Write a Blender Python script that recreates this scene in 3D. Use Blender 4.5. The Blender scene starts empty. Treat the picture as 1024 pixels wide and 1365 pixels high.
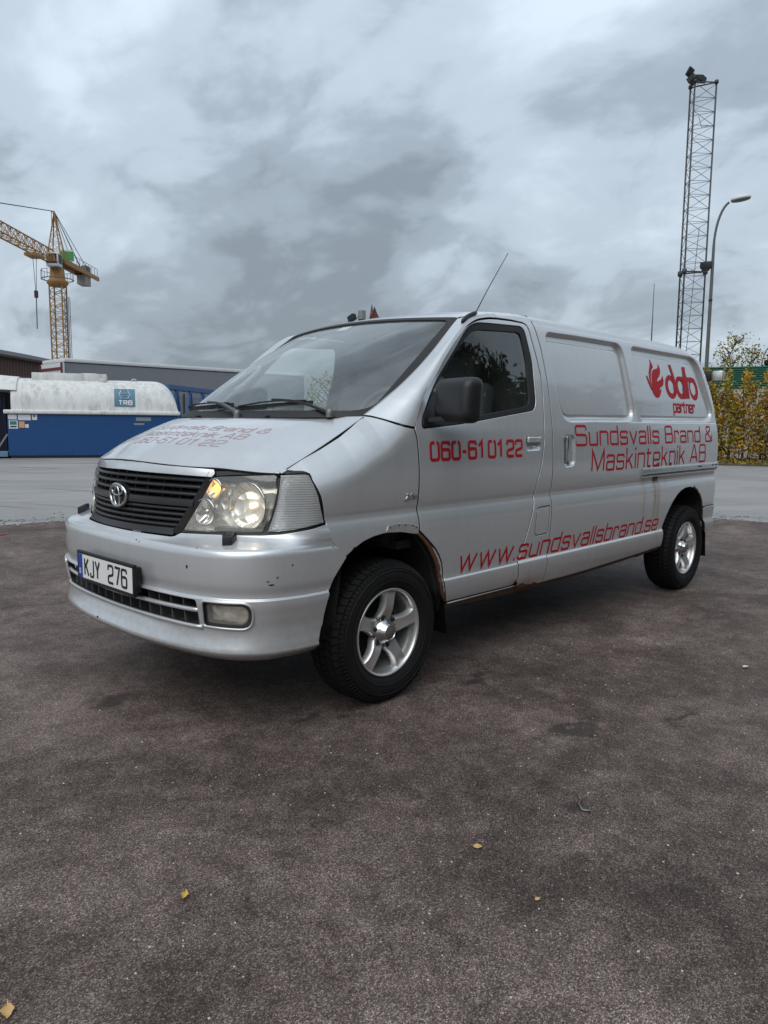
import bpy, bmesh, math, random
import numpy as np
from mathutils import Vector, Matrix, geometry, noise as mnoise

random.seed(7)
rng = np.random.default_rng(7)
scene = bpy.context.scene
R = math.radians

# ---------------------------------------------------------------- camera
cam_d = bpy.data.cameras.new('camera'); cam = bpy.data.objects.new('camera', cam_d)
scene.collection.objects.link(cam); scene.camera = cam
CAM = Vector((2.4621, 3.1887, 1.3109))
_yaw, _pitch, _roll = 3.9053172652579167, -0.119959118859294, 0.009640575822717917
_f = Vector((math.cos(_pitch) * math.cos(_yaw), math.cos(_pitch) * math.sin(_yaw), math.sin(_pitch)))
_r = Vector((math.sin(_yaw), -math.cos(_yaw), 0)); _u = _r.cross(_f)
_r2 = math.cos(_roll) * _r + math.sin(_roll) * _u; _u2 = -math.sin(_roll) * _r + math.cos(_roll) * _u
cam.matrix_world = Matrix(((_r2.x, _u2.x, -_f.x, CAM.x), (_r2.y, _u2.y, -_f.y, CAM.y), (_r2.z, _u2.z, -_f.z, CAM.z), (0, 0, 0, 1)))
cam_d.sensor_fit = 'HORIZONTAL'; cam_d.sensor_width = 36; cam_d.lens = 991.598 / 1024 * 36
cam_d.clip_start = .05; cam_d.clip_end = 5000

# ---------------------------------------------------------------- world: overcast Nishita sky with procedural cloud layers
SUN_EL, SUN_ROT = 50, 70
world = bpy.data.worlds.new('World'); scene.world = world; world.use_nodes = True
wt = world.node_tree; wt.nodes.clear()


def WN(t, **k):
    n = wt.nodes.new(t)
    for a, b in k.items(): setattr(n, a, b)
    return n


def WL(a, b): wt.links.new(a, b)


w_out = WN('ShaderNodeOutputWorld'); w_bg = WN('ShaderNodeBackground'); w_bg.inputs['Strength'].default_value = .1
w_sky = WN('ShaderNodeTexSky', sky_type='NISHITA'); w_sky.sun_disc = False
w_sky.sun_elevation = R(SUN_EL); w_sky.sun_rotation = R(SUN_ROT); w_sky.air_density = 1.5; w_sky.dust_density = 3; w_sky.ozone_density = 1
w_tc = WN('ShaderNodeTexCoord'); w_sep = WN('ShaderNodeSeparateXYZ'); WL(w_tc.outputs['Generated'], w_sep.inputs[0])


def wmath(op, a, b=None, c=None, clamp=False):
    n = WN('ShaderNodeMath', operation=op); n.use_clamp = clamp
    for i, v in enumerate((a, b, c)):
        if v is None: continue
        if hasattr(v, 'is_output'): WL(v, n.inputs[i])
        else: n.inputs[i].default_value = v
    return n.outputs[0]


# project the view direction on a cloud ceiling: (x, y) / (z + k)
w_z = wmath('ADD', wmath('MAXIMUM', w_sep.outputs[2], 0.0), .42)
w_comb = WN('ShaderNodeCombineXYZ'); WL(wmath('DIVIDE', w_sep.outputs[0], w_z), w_comb.inputs[0]); WL(wmath('DIVIDE', w_sep.outputs[1], w_z), w_comb.inputs[1])


def wnoise(scale, detail, rough, dist, off, stretch=(1, 1, 1)):
    mp = WN('ShaderNodeMapping'); WL(w_comb.outputs[0], mp.inputs[0]); mp.inputs['Location'].default_value = off; mp.inputs['Scale'].default_value = stretch
    mp.inputs['Rotation'].default_value = (0, 0, .9)
    n = WN('ShaderNodeTexNoise'); n.inputs['Scale'].default_value = scale; n.inputs['Detail'].default_value = detail; n.inputs['Roughness'].default_value = rough
    n.inputs['Distortion'].default_value = dist; WL(mp.outputs[0], n.inputs['Vector'])
    return n.outputs[0]


OX, OY = 8.3, 4.1
w_n1 = wnoise(1.15, 5, .50, .25, (OX, OY, 0), (1, .75, 1))
w_n2 = wnoise(3.6, 8, .58, .35, (7.3, 2.2, 0), (1, .8, 1))
# puffy cloud bases: two folded noises
w_b1 = wmath('ABSOLUTE', wmath('SUBTRACT', wmath('MULTIPLY', wnoise(1.7, 4, .50, .5, (1.2, 5.1, 0), (1, .8, 1)), 2.0), 1.0))
w_b2 = wmath('ABSOLUTE', wmath('SUBTRACT', wmath('MULTIPLY', wnoise(4.4, 5, .55, .5, (4.4, .7, 0), (1, .8, 1)), 2.0), 1.0))
w_mix = wmath('ADD', wmath('ADD', wmath('MULTIPLY', w_n1, .62), wmath('MULTIPLY', w_n2, .22)), wmath('ADD', wmath('MULTIPLY', w_b1, .26), wmath('MULTIPLY', w_b2, .14)))
w_ramp = WN('ShaderNodeValToRGB'); WL(w_mix, w_ramp.inputs[0])
cr = w_ramp.color_ramp; cr.interpolation = 'EASE'
cr.elements[0].position = .39; cr.elements[0].color = (2.30, 2.74, 3.22, 1)
cr.elements[1].position = .61; cr.elements[1].color = (6.0, 6.9, 7.8, 1)
e = cr.elements.new(.45); e.color = (3.15, 3.75, 4.4, 1)
e = cr.elements.new(.52); e.color = (4.55, 5.35, 6.15, 1)
w_m = WN('ShaderNodeMix', data_type='RGBA'); w_m.inputs['Factor'].default_value = .93
w_el = WN('ShaderNodeMix', data_type='RGBA', blend_type='MULTIPLY'); w_el.inputs['Factor'].default_value = 1
w_g = WN('ShaderNodeCombineColor'); w_gv = wmath('ADD', wmath('MULTIPLY', wmath('MAXIMUM', w_sep.outputs[2], 0.0), .55), .86)   # an overcast sky is brighter overhead
for i in range(3): WL(w_gv, w_g.inputs[i])
WL(w_ramp.outputs[0], w_el.inputs['A']); WL(w_g.outputs[0], w_el.inputs['B'])
WL(w_sky.outputs[0], w_m.inputs['A']); WL(w_el.outputs['Result'], w_m.inputs['B'])
WL(w_m.outputs['Result'], w_bg.inputs[0]); WL(w_bg.outputs[0], w_out.inputs[0])

# ---------------------------------------------------------------- sun behind the overcast: weak and very soft
sun_d = bpy.data.lights.new('sun', 'SUN'); sun_d.energy = 1.5; sun_d.angle = R(60); sun_d.color = (1, .97, .93)
sun = bpy.data.objects.new('sun', sun_d); scene.collection.objects.link(sun)
_az = R(SUN_ROT)
_sd = Vector((math.sin(_az) * math.cos(R(SUN_EL)), math.cos(_az) * math.cos(R(SUN_EL)), math.sin(R(SUN_EL))))
sun.rotation_euler = (-_sd).to_track_quat('-Z', 'Y').to_euler()
scene.view_settings.view_transform = 'Standard'; scene.view_settings.look = 'None'
scene.view_settings.exposure = .28; scene.view_settings.gamma = 1; scene.view_settings.use_curve_mapping = False
scene.render.engine = 'CYCLES'
scene.cycles.max_bounces = 8; scene.cycles.transparent_max_bounces = 24; scene.cycles.glossy_bounces = 4; scene.cycles.diffuse_bounces = 3
scene.cycles.caustics_reflective = False; scene.cycles.caustics_refractive = False
# ---------------------------------------------------------------- object helpers
def link(o, parent=None):
    scene.collection.objects.link(o)
    if parent is not None: o.parent = parent
    return o


def mesh_obj(name, V, Fc, mat, parent=None, smooth=True, normals=None, kind=None):
    me = bpy.data.meshes.new(name)
    me.from_pydata([tuple(v) for v in V], [], [tuple(f) for f in Fc])
    if smooth: me.polygons.foreach_set('use_smooth', np.ones(len(me.polygons), bool))
    if mat is not None:
        for m in (mat if isinstance(mat, (list, tuple)) else [mat]): me.materials.append(m)
    if normals is not None: me.normals_split_custom_set_from_vertices([tuple(n) for n in normals])
    o = bpy.data.objects.new(name, me)
    if kind: o['kind'] = kind
    return link(o, parent)


def bm_obj(name, bm, mat, parent=None, smooth=False, angle=None, kind=None):
    me = bpy.data.meshes.new(name)
    bmesh.ops.recalc_face_normals(bm, faces=bm.faces)
    if angle is not None:
        for e_ in bm.edges:
            if len(e_.link_faces) == 2: e_.smooth = e_.calc_face_angle(0) < angle
        for f in bm.faces: f.smooth = True
    bm.to_mesh(me); bm.free()
    if smooth: me.polygons.foreach_set('use_smooth', np.ones(len(me.polygons), bool))
    for m in (mat if isinstance(mat, (list, tuple)) else [mat]): me.materials.append(m)
    o = bpy.data.objects.new(name, me)
    if kind: o['kind'] = kind
    return link(o, parent)


def thing(name, label, cat, loc=(0, 0, 0), rz=0, group=None):
    o = bpy.data.objects.new(name, None); o.empty_display_size = .2
    o.location = loc; o.rotation_euler = (0, 0, rz); o['label'] = label; o['category'] = cat
    if group: o['group'] = group
    return link(o)


def tag(o, label, cat, group=None):
    o['label'] = label; o['category'] = cat
    if group: o['group'] = group
    return o


def copy_tree(o, parent=None):
    c = o.copy(); scene.collection.objects.link(c); c.parent = parent
    for ch in list(o.children): copy_tree(ch, c)
    return c


def add_box(bm, c, s, rot=None, bevel=0.0, seg=2, mi=0):
    r = bmesh.ops.create_cube(bm, size=1)
    vs = r['verts']
    bmesh.ops.scale(bm, vec=s, verts=vs)
    if bevel:
        es = list({e_ for v in vs for e_ in v.link_edges})
        rb = bmesh.ops.bevel(bm, geom=es, offset=bevel, segments=seg, affect='EDGES', profile=.6)
        vs = list({v for f in rb['faces'] for v in f.verts} | {v for v in vs if v.is_valid})
    if rot is not None: bmesh.ops.transform(bm, matrix=rot.to_4x4(), verts=vs)
    bmesh.ops.translate(bm, vec=c, verts=vs)
    if mi:
        for f in {f for v in vs for f in v.link_faces}: f.material_index = mi
    return vs


def add_tube(bm, pts, r, n=8, cap=True, mi=0):
    """swept tube along pts; r a number or one per point"""
    pts = [Vector(p) for p in pts]; rr = r if hasattr(r, '__len__') else [r] * len(pts)
    rings = []; up = None
    for i, p in enumerate(pts):
        a = pts[max(i - 1, 0)]; b = pts[min(i + 1, len(pts) - 1)]
        t = (b - a).normalized()
        if up is None: up = Vector((0, 0, 1)) if abs(t.z) < .9 else Vector((1, 0, 0))
        s = t.cross(up).normalized(); up = s.cross(t).normalized()
        rings.append([bm.verts.new(p + (s * math.cos(2 * math.pi * k / n) + up * math.sin(2 * math.pi * k / n)) * rr[i]) for k in range(n)])
    for i in range(len(rings) - 1):
        for k in range(n):
            f = bm.faces.new((rings[i][k], rings[i][(k + 1) % n], rings[i + 1][(k + 1) % n], rings[i + 1][k])); f.smooth = True; f.material_index = mi
    if cap:
        for q in (rings[0], rings[-1]):
            f = bm.faces.new(q); f.material_index = mi
    return rings


def add_bar(bm, a, b, w, h=None, mi=0):
    """rectangular bar between two points"""
    a = Vector(a); b = Vector(b); h = h or w
    t = (b - a).normalized(); up = Vector((0, 0, 1)) if abs(t.z) < .95 else Vector((1, 0, 0))
    s = t.cross(up).normalized(); u = s.cross(t)
    q = []
    for p in (a, b):
        q.append([bm.verts.new(p + s * x * w / 2 + u * y * h / 2) for x, y in ((-1, -1), (1, -1), (1, 1), (-1, 1))])
    fs = [bm.faces.new((q[0][k], q[0][(k + 1) % 4], q[1][(k + 1) % 4], q[1][k])) for k in range(4)] + [bm.faces.new(q[0]), bm.faces.new(q[1])]
    for f in fs: f.material_index = mi


def add_lathe(bm, prof, n=48, axis='Y', center=(0, 0, 0), mi=0, closed=False):
    """prof: (radius, height along axis)"""
    rings = []
    for r, h in prof:
        ring = []
        for k in range(n):
            a = 2 * math.pi * k / n
            p = (r * math.cos(a), h, r * math.sin(a)) if axis == 'Y' else ((r * math.cos(a), r * math.sin(a), h) if axis == 'Z' else (h, r * math.cos(a), r * math.sin(a)))
            ring.append(bm.verts.new(Vector(p) + Vector(center)))
        rings.append(ring)
    m = len(rings)
    for i in range(m if closed else m - 1):
        A, B = rings[i], rings[(i + 1) % m]
        for k in range(n):
            f = bm.faces.new((A[k], A[(k + 1) % n], B[(k + 1) % n], B[k])); f.smooth = True; f.material_index = mi


def add_prism(bm, poly, d, mi=0):
    """poly: list of 3D points (planar), d: extrusion vector"""
    a = [bm.verts.new(p) for p in poly]; b = [bm.verts.new(Vector(p) + Vector(d)) for p in poly]
    n = len(a)
    fs = [bm.faces.new(a), bm.faces.new(b[::-1])] + [bm.faces.new((a[i], b[i], b[(i + 1) % n], a[(i + 1) % n])) for i in range(n)]
    for f in fs: f.material_index = mi


def resample(poly, res, closed=True):
    poly = np.asarray(poly, float); out = []
    n = len(poly)
    for i in range(n if closed else n - 1):
        a = poly[i]; b = poly[(i + 1) % n]; k = max(1, int(np.ceil(np.hypot(*(b - a)) / res)))
        for j in range(k): out.append(a + (b - a) * j / k)
    if not closed: out.append(poly[-1])
    out = np.array(out)
    keep = np.ones(len(out), bool)
    d = np.hypot(*(out - np.roll(out, 1, 0)).T)
    keep[d < 1e-5] = False
    return out[keep]


def area2(p): return float(np.sum(p[:, 0] * np.roll(p[:, 1], -1) - np.roll(p[:, 0], -1) * p[:, 1]))


def vnormals2(p):
    """outward unit normals of a CCW polygon at its vertices"""
    e_ = np.roll(p, -1, 0) - p; e_ /= np.linalg.norm(e_, axis=1)[:, None] + 1e-12
    n = np.stack([e_[:, 1], -e_[:, 0]], -1); m = n + np.roll(n, 1, 0)
    m /= np.linalg.norm(m, axis=1)[:, None] + 1e-12
    return m


def patch(name, poly, fn, res, mat, parent=None, holes=(), hem=.014, gap=0.0, fine=(), flip=False, attrs=None, rnd=.0028, bres=None, hole_hem=True):
    """Sheet-metal panel: the 2D outline (with holes) is filled, laid on the surface fn and given rounded, turned-in edges."""
    poly = np.asarray(poly, float)
    if area2(poly) < 0: poly = poly[::-1]
    bres = bres or res * .8
    loops = []
    for k, lp in enumerate([poly] + [np.asarray(h, float) for h in holes]):
        if area2(lp) < 0: lp = lp[::-1]
        lp = resample(lp, bres)
        n = vnormals2(lp)
        g_ = gap + (rnd if (gap and hem) else 0)
        lp = lp - n * g_ if k == 0 else lp + n * g_
        loops.append(lp)
    allb = np.concatenate(loops)
    lo = loops[0].min(0); hi = loops[0].max(0)
    gx, gy = np.meshgrid(np.arange(lo[0] + res / 2, hi[0], res), np.arange(lo[1] + res / 2, hi[1], res))
    G = [np.stack([gx.ravel(), gy.ravel()], -1)]
    for line, hw, r2, closed in fine:
        line = np.asarray(line, float); l2 = line.min(0) - hw; h2 = line.max(0) + hw
        gx, gy = np.meshgrid(np.arange(l2[0], h2[0], r2), np.arange(l2[1], h2[1], r2))
        Q = np.stack([gx.ravel(), gy.ravel()], -1)
        Q = Q[seg_dist(Q, line, closed) < hw]
        Gm = seg_dist(G[0], line, closed) >= hw
        G[0] = G[0][Gm]; G.append(Q)
    G = np.concatenate(G)
    ok = inside(G, loops[0])
    for h in loops[1:]: ok &= ~inside(G, h)
    G = G[ok]
    db = np.full(len(G), 1e9)
    for lp in loops: db = np.minimum(db, seg_dist(G, lp))
    G = G[db > bres * .45]
    pts = np.concatenate([allb, G])
    edges = []; o0 = 0
    for lp in loops:
        n = len(lp); edges += [(o0 + i, o0 + (i + 1) % n) for i in range(n)]; o0 += n
    r = geometry.delaunay_2d_cdt([Vector(p) for p in pts], edges, [], 0, 1e-6)
    uv = np.array([tuple(v) for v in r[0]]); tri = np.array([f for f in r[2]])
    cen = uv[tri].mean(1)
    ok = inside(cen, loops[0])
    for h in loops[1:]: ok &= ~inside(cen, h)
    tri = tri[ok]

    def frame(u):
        e1 = 1e-4
        P = fn(u)
        du = (fn(u + np.array([e1, 0])) - fn(u - np.array([e1, 0]))) / (2 * e1); dv = (fn(u + np.array([0, e1])) - fn(u - np.array([0, e1]))) / (2 * e1)
        N = np.cross(du, dv); N /= np.linalg.norm(N, axis=1)[:, None] + 1e-12
        return P, du, dv, (-N if flip else N)
    P, du, dv, N = frame(uv)
    V = [P]; NN = [N]; Fc = []
    if flip: tri = tri[:, ::-1]
    Fc += [tuple(t) for t in tri]
    nv = len(P); UV = [uv]; deep = []
    if hem:
        for k, lp in enumerate(loops):
            if k and not hole_hem: continue
            Pb, dub, dvb, Nb = frame(lp)
            n2 = vnormals2(lp) * (1 if k == 0 else -1)
            out = du_ = dub * n2[:, :1] + dvb * n2[:, 1:]
            out = out - Nb * np.sum(out * Nb, 1)[:, None]; out /= np.linalg.norm(out, axis=1)[:, None] + 1e-12
            q = len(lp)
            rings = [(Pb, Nb), (Pb + out * rnd * .7 - Nb * rnd * .3, (Nb + out) * .7071), (Pb + out * rnd - Nb * rnd, out), (Pb + out * rnd - Nb * hem, out)]
            ids = []
            for A, B in rings:
                V.append(A); NN.append(B); UV.append(lp); ids.append(nv); nv += q
            for a in range(3):
                for i in range(q):
                    j = (i + 1) % q
                    if a == 2: deep.append(len(Fc))
                    f = (ids[a] + i, ids[a + 1] + i, ids[a + 1] + j, ids[a] + j)
                    if (k == 0) == (not flip): Fc.append(f)
                    else: Fc.append(f[::-1])
    V = np.concatenate(V); NN = np.concatenate(NN); UV = np.concatenate(UV)
    o = mesh_obj(name, V, Fc, mat, parent, True, NN)
    if hem and mat is M.get('paint'):
        o.data.materials.append(M['inner'])  # deep hem faces coloured dark: shade of the shut lines painted in
        mi = np.zeros(len(Fc), np.int32); mi[np.array(deep, int)] = 1
        o.data.polygons.foreach_set('material_index', mi)
    if attrs:
        for an, fnc in attrs.items():
            at = o.data.attributes.new(an, 'FLOAT', 'POINT')
            at.data.foreach_set('value', np.asarray(fnc(UV), np.float32))
    return o


def grid(name, P, mat, parent=None, flip=False, normals=True, attrs=None):
    """smooth sheet from an (nu, nv, 3) array"""
    P = np.asarray(P, float); nu, nv = P.shape[:2]
    du = np.gradient(P, axis=0); dv = np.gradient(P, axis=1)
    N = np.cross(du, dv); N /= np.linalg.norm(N, axis=2)[..., None] + 1e-12
    if flip: N = -N
    Fc = []
    for i in range(nu - 1):
        for j in range(nv - 1):
            f = (i * nv + j, (i + 1) * nv + j, (i + 1) * nv + j + 1, i * nv + j + 1)
            Fc.append(f[::-1] if flip else f)
    return mesh_obj(name, P.reshape(-1, 3), Fc, mat, parent, True, N.reshape(-1, 3) if normals else None)


def mirrored(o, parent=None):
    """the same part on the van's other side (shares the mesh)"""
    c = o.copy(); scene.collection.objects.link(c); c.scale.y = -1
    if parent is not None: c.parent = parent
    return c


def mirrored_tree(o):
    c = mirrored(o)
    for ch in list(o.children):
        d = ch.copy(); scene.collection.objects.link(d); d.parent = c; d.matrix_parent_inverse = Matrix.Identity(4)
    return c


# ---------------------------------------------------------------- materials
class NT:
    def __init__(s, name):
        s.m = bpy.data.materials.new(name); s.m.use_nodes = True; s.t = s.m.node_tree; s.t.nodes.clear()
        s.out = s.n('ShaderNodeOutputMaterial')

    def n(s, ty, **k):
        x = s.t.nodes.new(ty)
        for a, b in k.items(): setattr(x, a, b)
        return x

    def l(s, a, b): s.t.links.new(a, b)

    def put(s, inp, v):
        if hasattr(v, 'is_output'): s.l(v, inp)
        elif hasattr(v, '__len__') and len(v) == 3 and inp.type == 'RGBA': inp.default_value = (*v, 1)
        else: inp.default_value = v

    def math(s, op, a, b=0.0, clamp=False):
        x = s.n('ShaderNodeMath', operation=op); x.use_clamp = clamp
        s.put(x.inputs[0], a); s.put(x.inputs[1], b); return x.outputs[0]

    def mix(s, f, a, b, blend='MIX'):
        x = s.n('ShaderNodeMix', data_type='RGBA', blend_type=blend)
        s.put(x.inputs['Factor'], f); s.put(x.inputs['A'], a); s.put(x.inputs['B'], b); return x.outputs['Result']

    def coord(s, kind='Object'): return s.n('ShaderNodeTexCoord').outputs[kind]

    def mapping(s, v, scale=(1, 1, 1), loc=(0, 0, 0), rot=(0, 0, 0)):
        x = s.n('ShaderNodeMapping'); s.l(v, x.inputs[0]); x.inputs['Scale'].default_value = scale; x.inputs['Location'].default_value = loc; x.inputs['Rotation'].default_value = rot
        return x.outputs[0]

    def streaks(s, v, ang, ln, scale, detail=4, rough=.55):
        x = s.n('ShaderNodeMapping'); x.vector_type = 'TEXTURE'; s.l(v, x.inputs[0]); x.inputs['Rotation'].default_value = (0, 0, ang); x.inputs['Scale'].default_value = (ln, 1, 1)
        return s.noise(x.outputs[0], scale, detail, rough, .12)

    def noise(s, v, scale, detail=3, rough=.5, dist=0, col=False):
        x = s.n('ShaderNodeTexNoise'); s.l(v, x.inputs['Vector']); x.inputs['Scale'].default_value = scale; x.inputs['Detail'].default_value = detail
        x.inputs['Roughness'].default_value = rough; x.inputs['Distortion'].default_value = dist
        return x.outputs[1 if col else 0]

    def voro(s, v, scale, feature='F1', out='Distance', rand=1.0):
        x = s.n('ShaderNodeTexVoronoi', feature=feature); s.l(v, x.inputs['Vector']); x.inputs['Scale'].default_value = scale; x.inputs['Randomness'].default_value = rand
        return x.outputs[out]

    def ramp(s, f, stops):
        x = s.n('ShaderNodeValToRGB'); s.l(f, x.inputs[0]); c = x.color_ramp
        while len(c.elements) < len(stops): c.elements.new(.5)
        for e_, (p, v) in zip(c.elements, stops):
            e_.position = p; e_.color = (*v, 1) if hasattr(v, '__len__') else (v, v, v, 1)
        return x.outputs[0]

    def bump(s, h, strength=.2, dist=.01):
        x = s.n('ShaderNodeBump'); x.inputs['Strength'].default_value = strength; x.inputs['Distance'].default_value = dist; s.l(h, x.inputs['Height']); return x.outputs[0]

    def attr(s, name): return s.n('ShaderNodeAttribute', attribute_name=name).outputs['Fac']

    def bsdf(s, **k):
        b = s.n('ShaderNodeBsdfPrincipled')
        for a, v in k.items(): s.put(b.inputs[a.replace('_', ' ')], v)
        s.l(b.outputs[0], s.out.inputs[0]); return b


def simple(name, col, rough=.5, metal=0.0, var=.12, nscale=30, bump=0.0, bscale=200, **k):
    t = NT(name); co = t.coord()
    n = t.noise(co, nscale, 4, .6)
    c = t.mix(t.math('MULTIPLY', n, 1.0), tuple(x * (1 - var) for x in col), tuple(min(1, x * (1 + var)) for x in col))
    r = t.math('ADD', t.math('MULTIPLY', t.noise(co, nscale * 2.3, 3, .6), .16), rough - .08, True)
    kw = dict(Base_Color=c, Roughness=r, Metallic=metal, **k)
    if bump: kw['Normal'] = t.bump(t.noise(co, bscale, 3, .6), bump, .002)
    t.bsdf(**kw)
    return t.m


M = {}
# silver metallic car paint with road film, rust (attribute wear) and brown run-off (attribute stain)
t = NT('silver_paint'); co = t.coord()
big = t.noise(co, 1.1, 4, .55); fineN = t.noise(co, 38, 5, .65); strk = t.noise(t.mapping(co, (14, 14, .9)), 1.6, 5, .6)
base = t.mix(t.math('MULTIPLY', big, .6), (.62, .64, .655), (.69, .71, .725))
film = t.math('MULTIPLY', t.ramp(strk, [(.45, 0), (.75, 1)]), .10)
base = t.mix(film, base, (.36, .35, .33))
lowdirt = t.n('ShaderNodeSeparateXYZ'); t.l(co, lowdirt.inputs[0])
ld = t.math('MULTIPLY', t.ramp(lowdirt.outputs[2], [(.33, 1), (.62, 0)]), t.ramp(fineN, [(.35, .15), (.7, .5)]))
base = t.mix(ld, base, (.30, .285, .26))
stain = t.attr('stain'); wear = t.attr('wear')
base = t.mix(t.math('MULTIPLY', stain, t.ramp(fineN, [(.3, .7), (.7, 1)]), True), base, (.26, .145, .035))
rn = t.noise(co, 60, 6, .7)
rn2 = t.noise(co, 17, 3, .6)
rm = t.ramp(t.math('MULTIPLY', wear, t.math('ADD', t.math('MULTIPLY', rn, 1.0), t.math('MULTIPLY', rn2, 1.0))), [(.50, 0), (.60, 1)])
rustc = t.mix(t.noise(co, 130, 5, .7), (.020, .011, .008), (.19, .080, .028))
col = t.mix(rm, base, rustc)
inv = t.math('SUBTRACT', 1.0, rm)
metal = t.math('MULTIPLY', inv, t.math('SUBTRACT', .52, t.math('MULTIPLY', stain, .45), True))
rough = t.math('ADD', t.math('MULTIPLY', rm, .5), t.math('ADD', t.math('MULTIPLY', fineN, .05), .29), True)
coat = t.math('MULTIPLY', inv, t.math('SUBTRACT', .9, t.math('MULTIPLY', stain, .8), True))
b = t.bsdf(Base_Color=col, Metallic=metal, Roughness=rough, Coat_Weight=coat, Coat_Roughness=.045, Coat_IOR=1.5)
M['paint'] = t.m
M['inner'] = simple('dark_inner_metal', (.012, .012, .013), .8)
M['black'] = simple('black_plastic', (.011, .011, .0125), .45, bump=.25, bscale=600)
M['satin'] = simple('satin_black_trim', (.022, .022, .023), .32)
M['rubber'] = simple('rubber_seal', (.012, .012, .012), .55)
M['underbody'] = simple('underbody_dirt', (.016, .014, .012), .9, var=.5)
M['brownsill'] = simple('rusty_sill', (.10, .062, .035), .85, var=.6, nscale=25, bump=.6, bscale=90)
M['alloy'] = simple('alloy_silver', (.66, .66, .65), .32, .75, var=.10, nscale=18)
M['alloy_dirty'] = simple('alloy_inner_dirty', (.20, .19, .175), .5, .6, var=.3)
M['chrome'] = simple('chrome', (.60, .60, .60), .16, 1.0)
M['tray'] = simple('interior_grey', (.26, .27, .265), .8)
M['darkgrey'] = simple('interior_dark', (.075, .077, .08), .8)
M['cream'] = None
M['red'] = simple('red_vinyl', (.44, .003, .012), .5, var=.08, Specular_IOR_Level=.25)
M['faded'] = simple('faded_red_vinyl', (.46, .27, .285), .5, var=.35, nscale=70)
M['white'] = simple('plate_white', (.74, .74, .72), .45, var=.06)
M['plateblue'] = simple('plate_blue', (.012, .06, .33), .4)
M['ink'] = simple('black_ink', (.012, .012, .012), .5)
M['steel'] = simple('brushed_steel_trim', (.60, .60, .59), .2, .9, var=.06)
M['primer'] = simple('repair_foil', (.74, .75, .755), .34, .8, var=.2, nscale=55, bump=.4, bscale=120)
M['reflector'] = simple('lamp_reflector', (.93, .92, .88), .16, .75, bump=.5, bscale=45)
M['amber'] = simple('amber_bulb', (.75, .33, .05), .2)
M['bulb_lit'] = None
M['fin'] = simple('intake_grey', (.085, .087, .088), .6)
M['lampdark'] = simple('lamp_housing', (.06, .06, .058), .35)

t = NT('tyre_rubber'); co = t.coord()
t.bsdf(Base_Color=t.mix(t.noise(co, 9, 5, .65), (.004, .004, .0045), (.010, .0098, .0095)), Roughness=t.math('ADD', .62, t.math('MULTIPLY', t.noise(co, 20, 3), .2)), Specular_IOR_Level=.3, Normal=t.bump(t.noise(co, 180, 3, .6), .15, .002))
M['tyre'] = t.m


def glass(name, tint, ior=1.55, dirt=.0, dcol=(.5, .5, .48), gloss=.015):
    """thin pane: Fresnel mix of a clear tinted pane and its mirror reflection, with a little dust"""
    t = NT(name)
    tr = t.n('ShaderNodeBsdfTransparent'); tr.inputs[0].default_value = (*tint, 1)
    gl = t.n('ShaderNodeBsdfGlossy'); gl.inputs['Roughness'].default_value = gloss; gl.inputs[0].default_value = (.95, .97, .97, 1)
    lw = t.n('ShaderNodeLayerWeight'); lw.inputs['Blend'].default_value = .5
    r0 = 2 * ((ior - 1) / (ior + 1))**2
    fr = t.math('ADD', t.math('MULTIPLY', t.math('POWER', lw.outputs['Facing'], 4.0), 1 - r0), r0, True)   # both faces of a thin pane (Schlick)
    mx = t.n('ShaderNodeMixShader'); t.l(fr, mx.inputs[0]); t.l(tr.outputs[0], mx.inputs[1]); t.l(gl.outputs[0], mx.inputs[2])
    last = mx.outputs[0]
    if dirt:
        df = t.n('ShaderNodeBsdfDiffuse'); df.inputs[0].default_value = (*dcol, 1)
        m2 = t.n('ShaderNodeMixShader'); co = t.coord()
        f = t.math('MULTIPLY', t.ramp(t.noise(co, 5, 6, .65), [(.35, .35), (.75, 1)]), dirt)
        t.l(f, m2.inputs[0]); t.l(last, m2.inputs[1]); t.l(df.outputs[0], m2.inputs[2]); last = m2.outputs[0]
    t.l(last, t.out.inputs[0])
    return t.m


M['windscreen'] = glass('windscreen_glass', (.92, .97, .95), 1.70, .15, (.52, .55, .545))
M['sideglass'] = glass('side_glass', (.86, .91, .89), 1.55, .01)
M['lens'] = glass('headlight_lens', (.97, .95, .90), 1.5, .19, (.80, .78, .71), .04)

# fluted clear lens of the corner lamps and fog lamps
t = NT('fluted_lens'); co = t.coord()
wv = t.n('ShaderNodeTexWave', wave_type='BANDS', bands_direction='Z'); t.l(co, wv.inputs[0]); wv.inputs['Scale'].default_value = 32; wv.inputs['Distortion'].default_value = .3
t.bsdf(Base_Color=(.90, .92, .92), Roughness=.14, Transmission_Weight=.68, IOR=1.22, Normal=t.bump(wv.outputs[1], .24, .006), Coat_Weight=.6, Coat_Roughness=.03)
M['fluted'] = t.m

t = NT('lit_bulb'); e_ = t.n('ShaderNodeEmission'); e_.inputs[0].default_value = (1, .76, .47, 1); e_.inputs[1].default_value = 9; t.l(e_.outputs[0], t.out.inputs[0]); M['bulb_lit'] = t.m
t = NT('lit_amber'); e_ = t.n('ShaderNodeEmission'); e_.inputs[0].default_value = (1, .48, .12, 1); e_.inputs[1].default_value = 2.2; t.l(e_.outputs[0], t.out.inputs[0]); M['amber_lit'] = t.m

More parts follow.
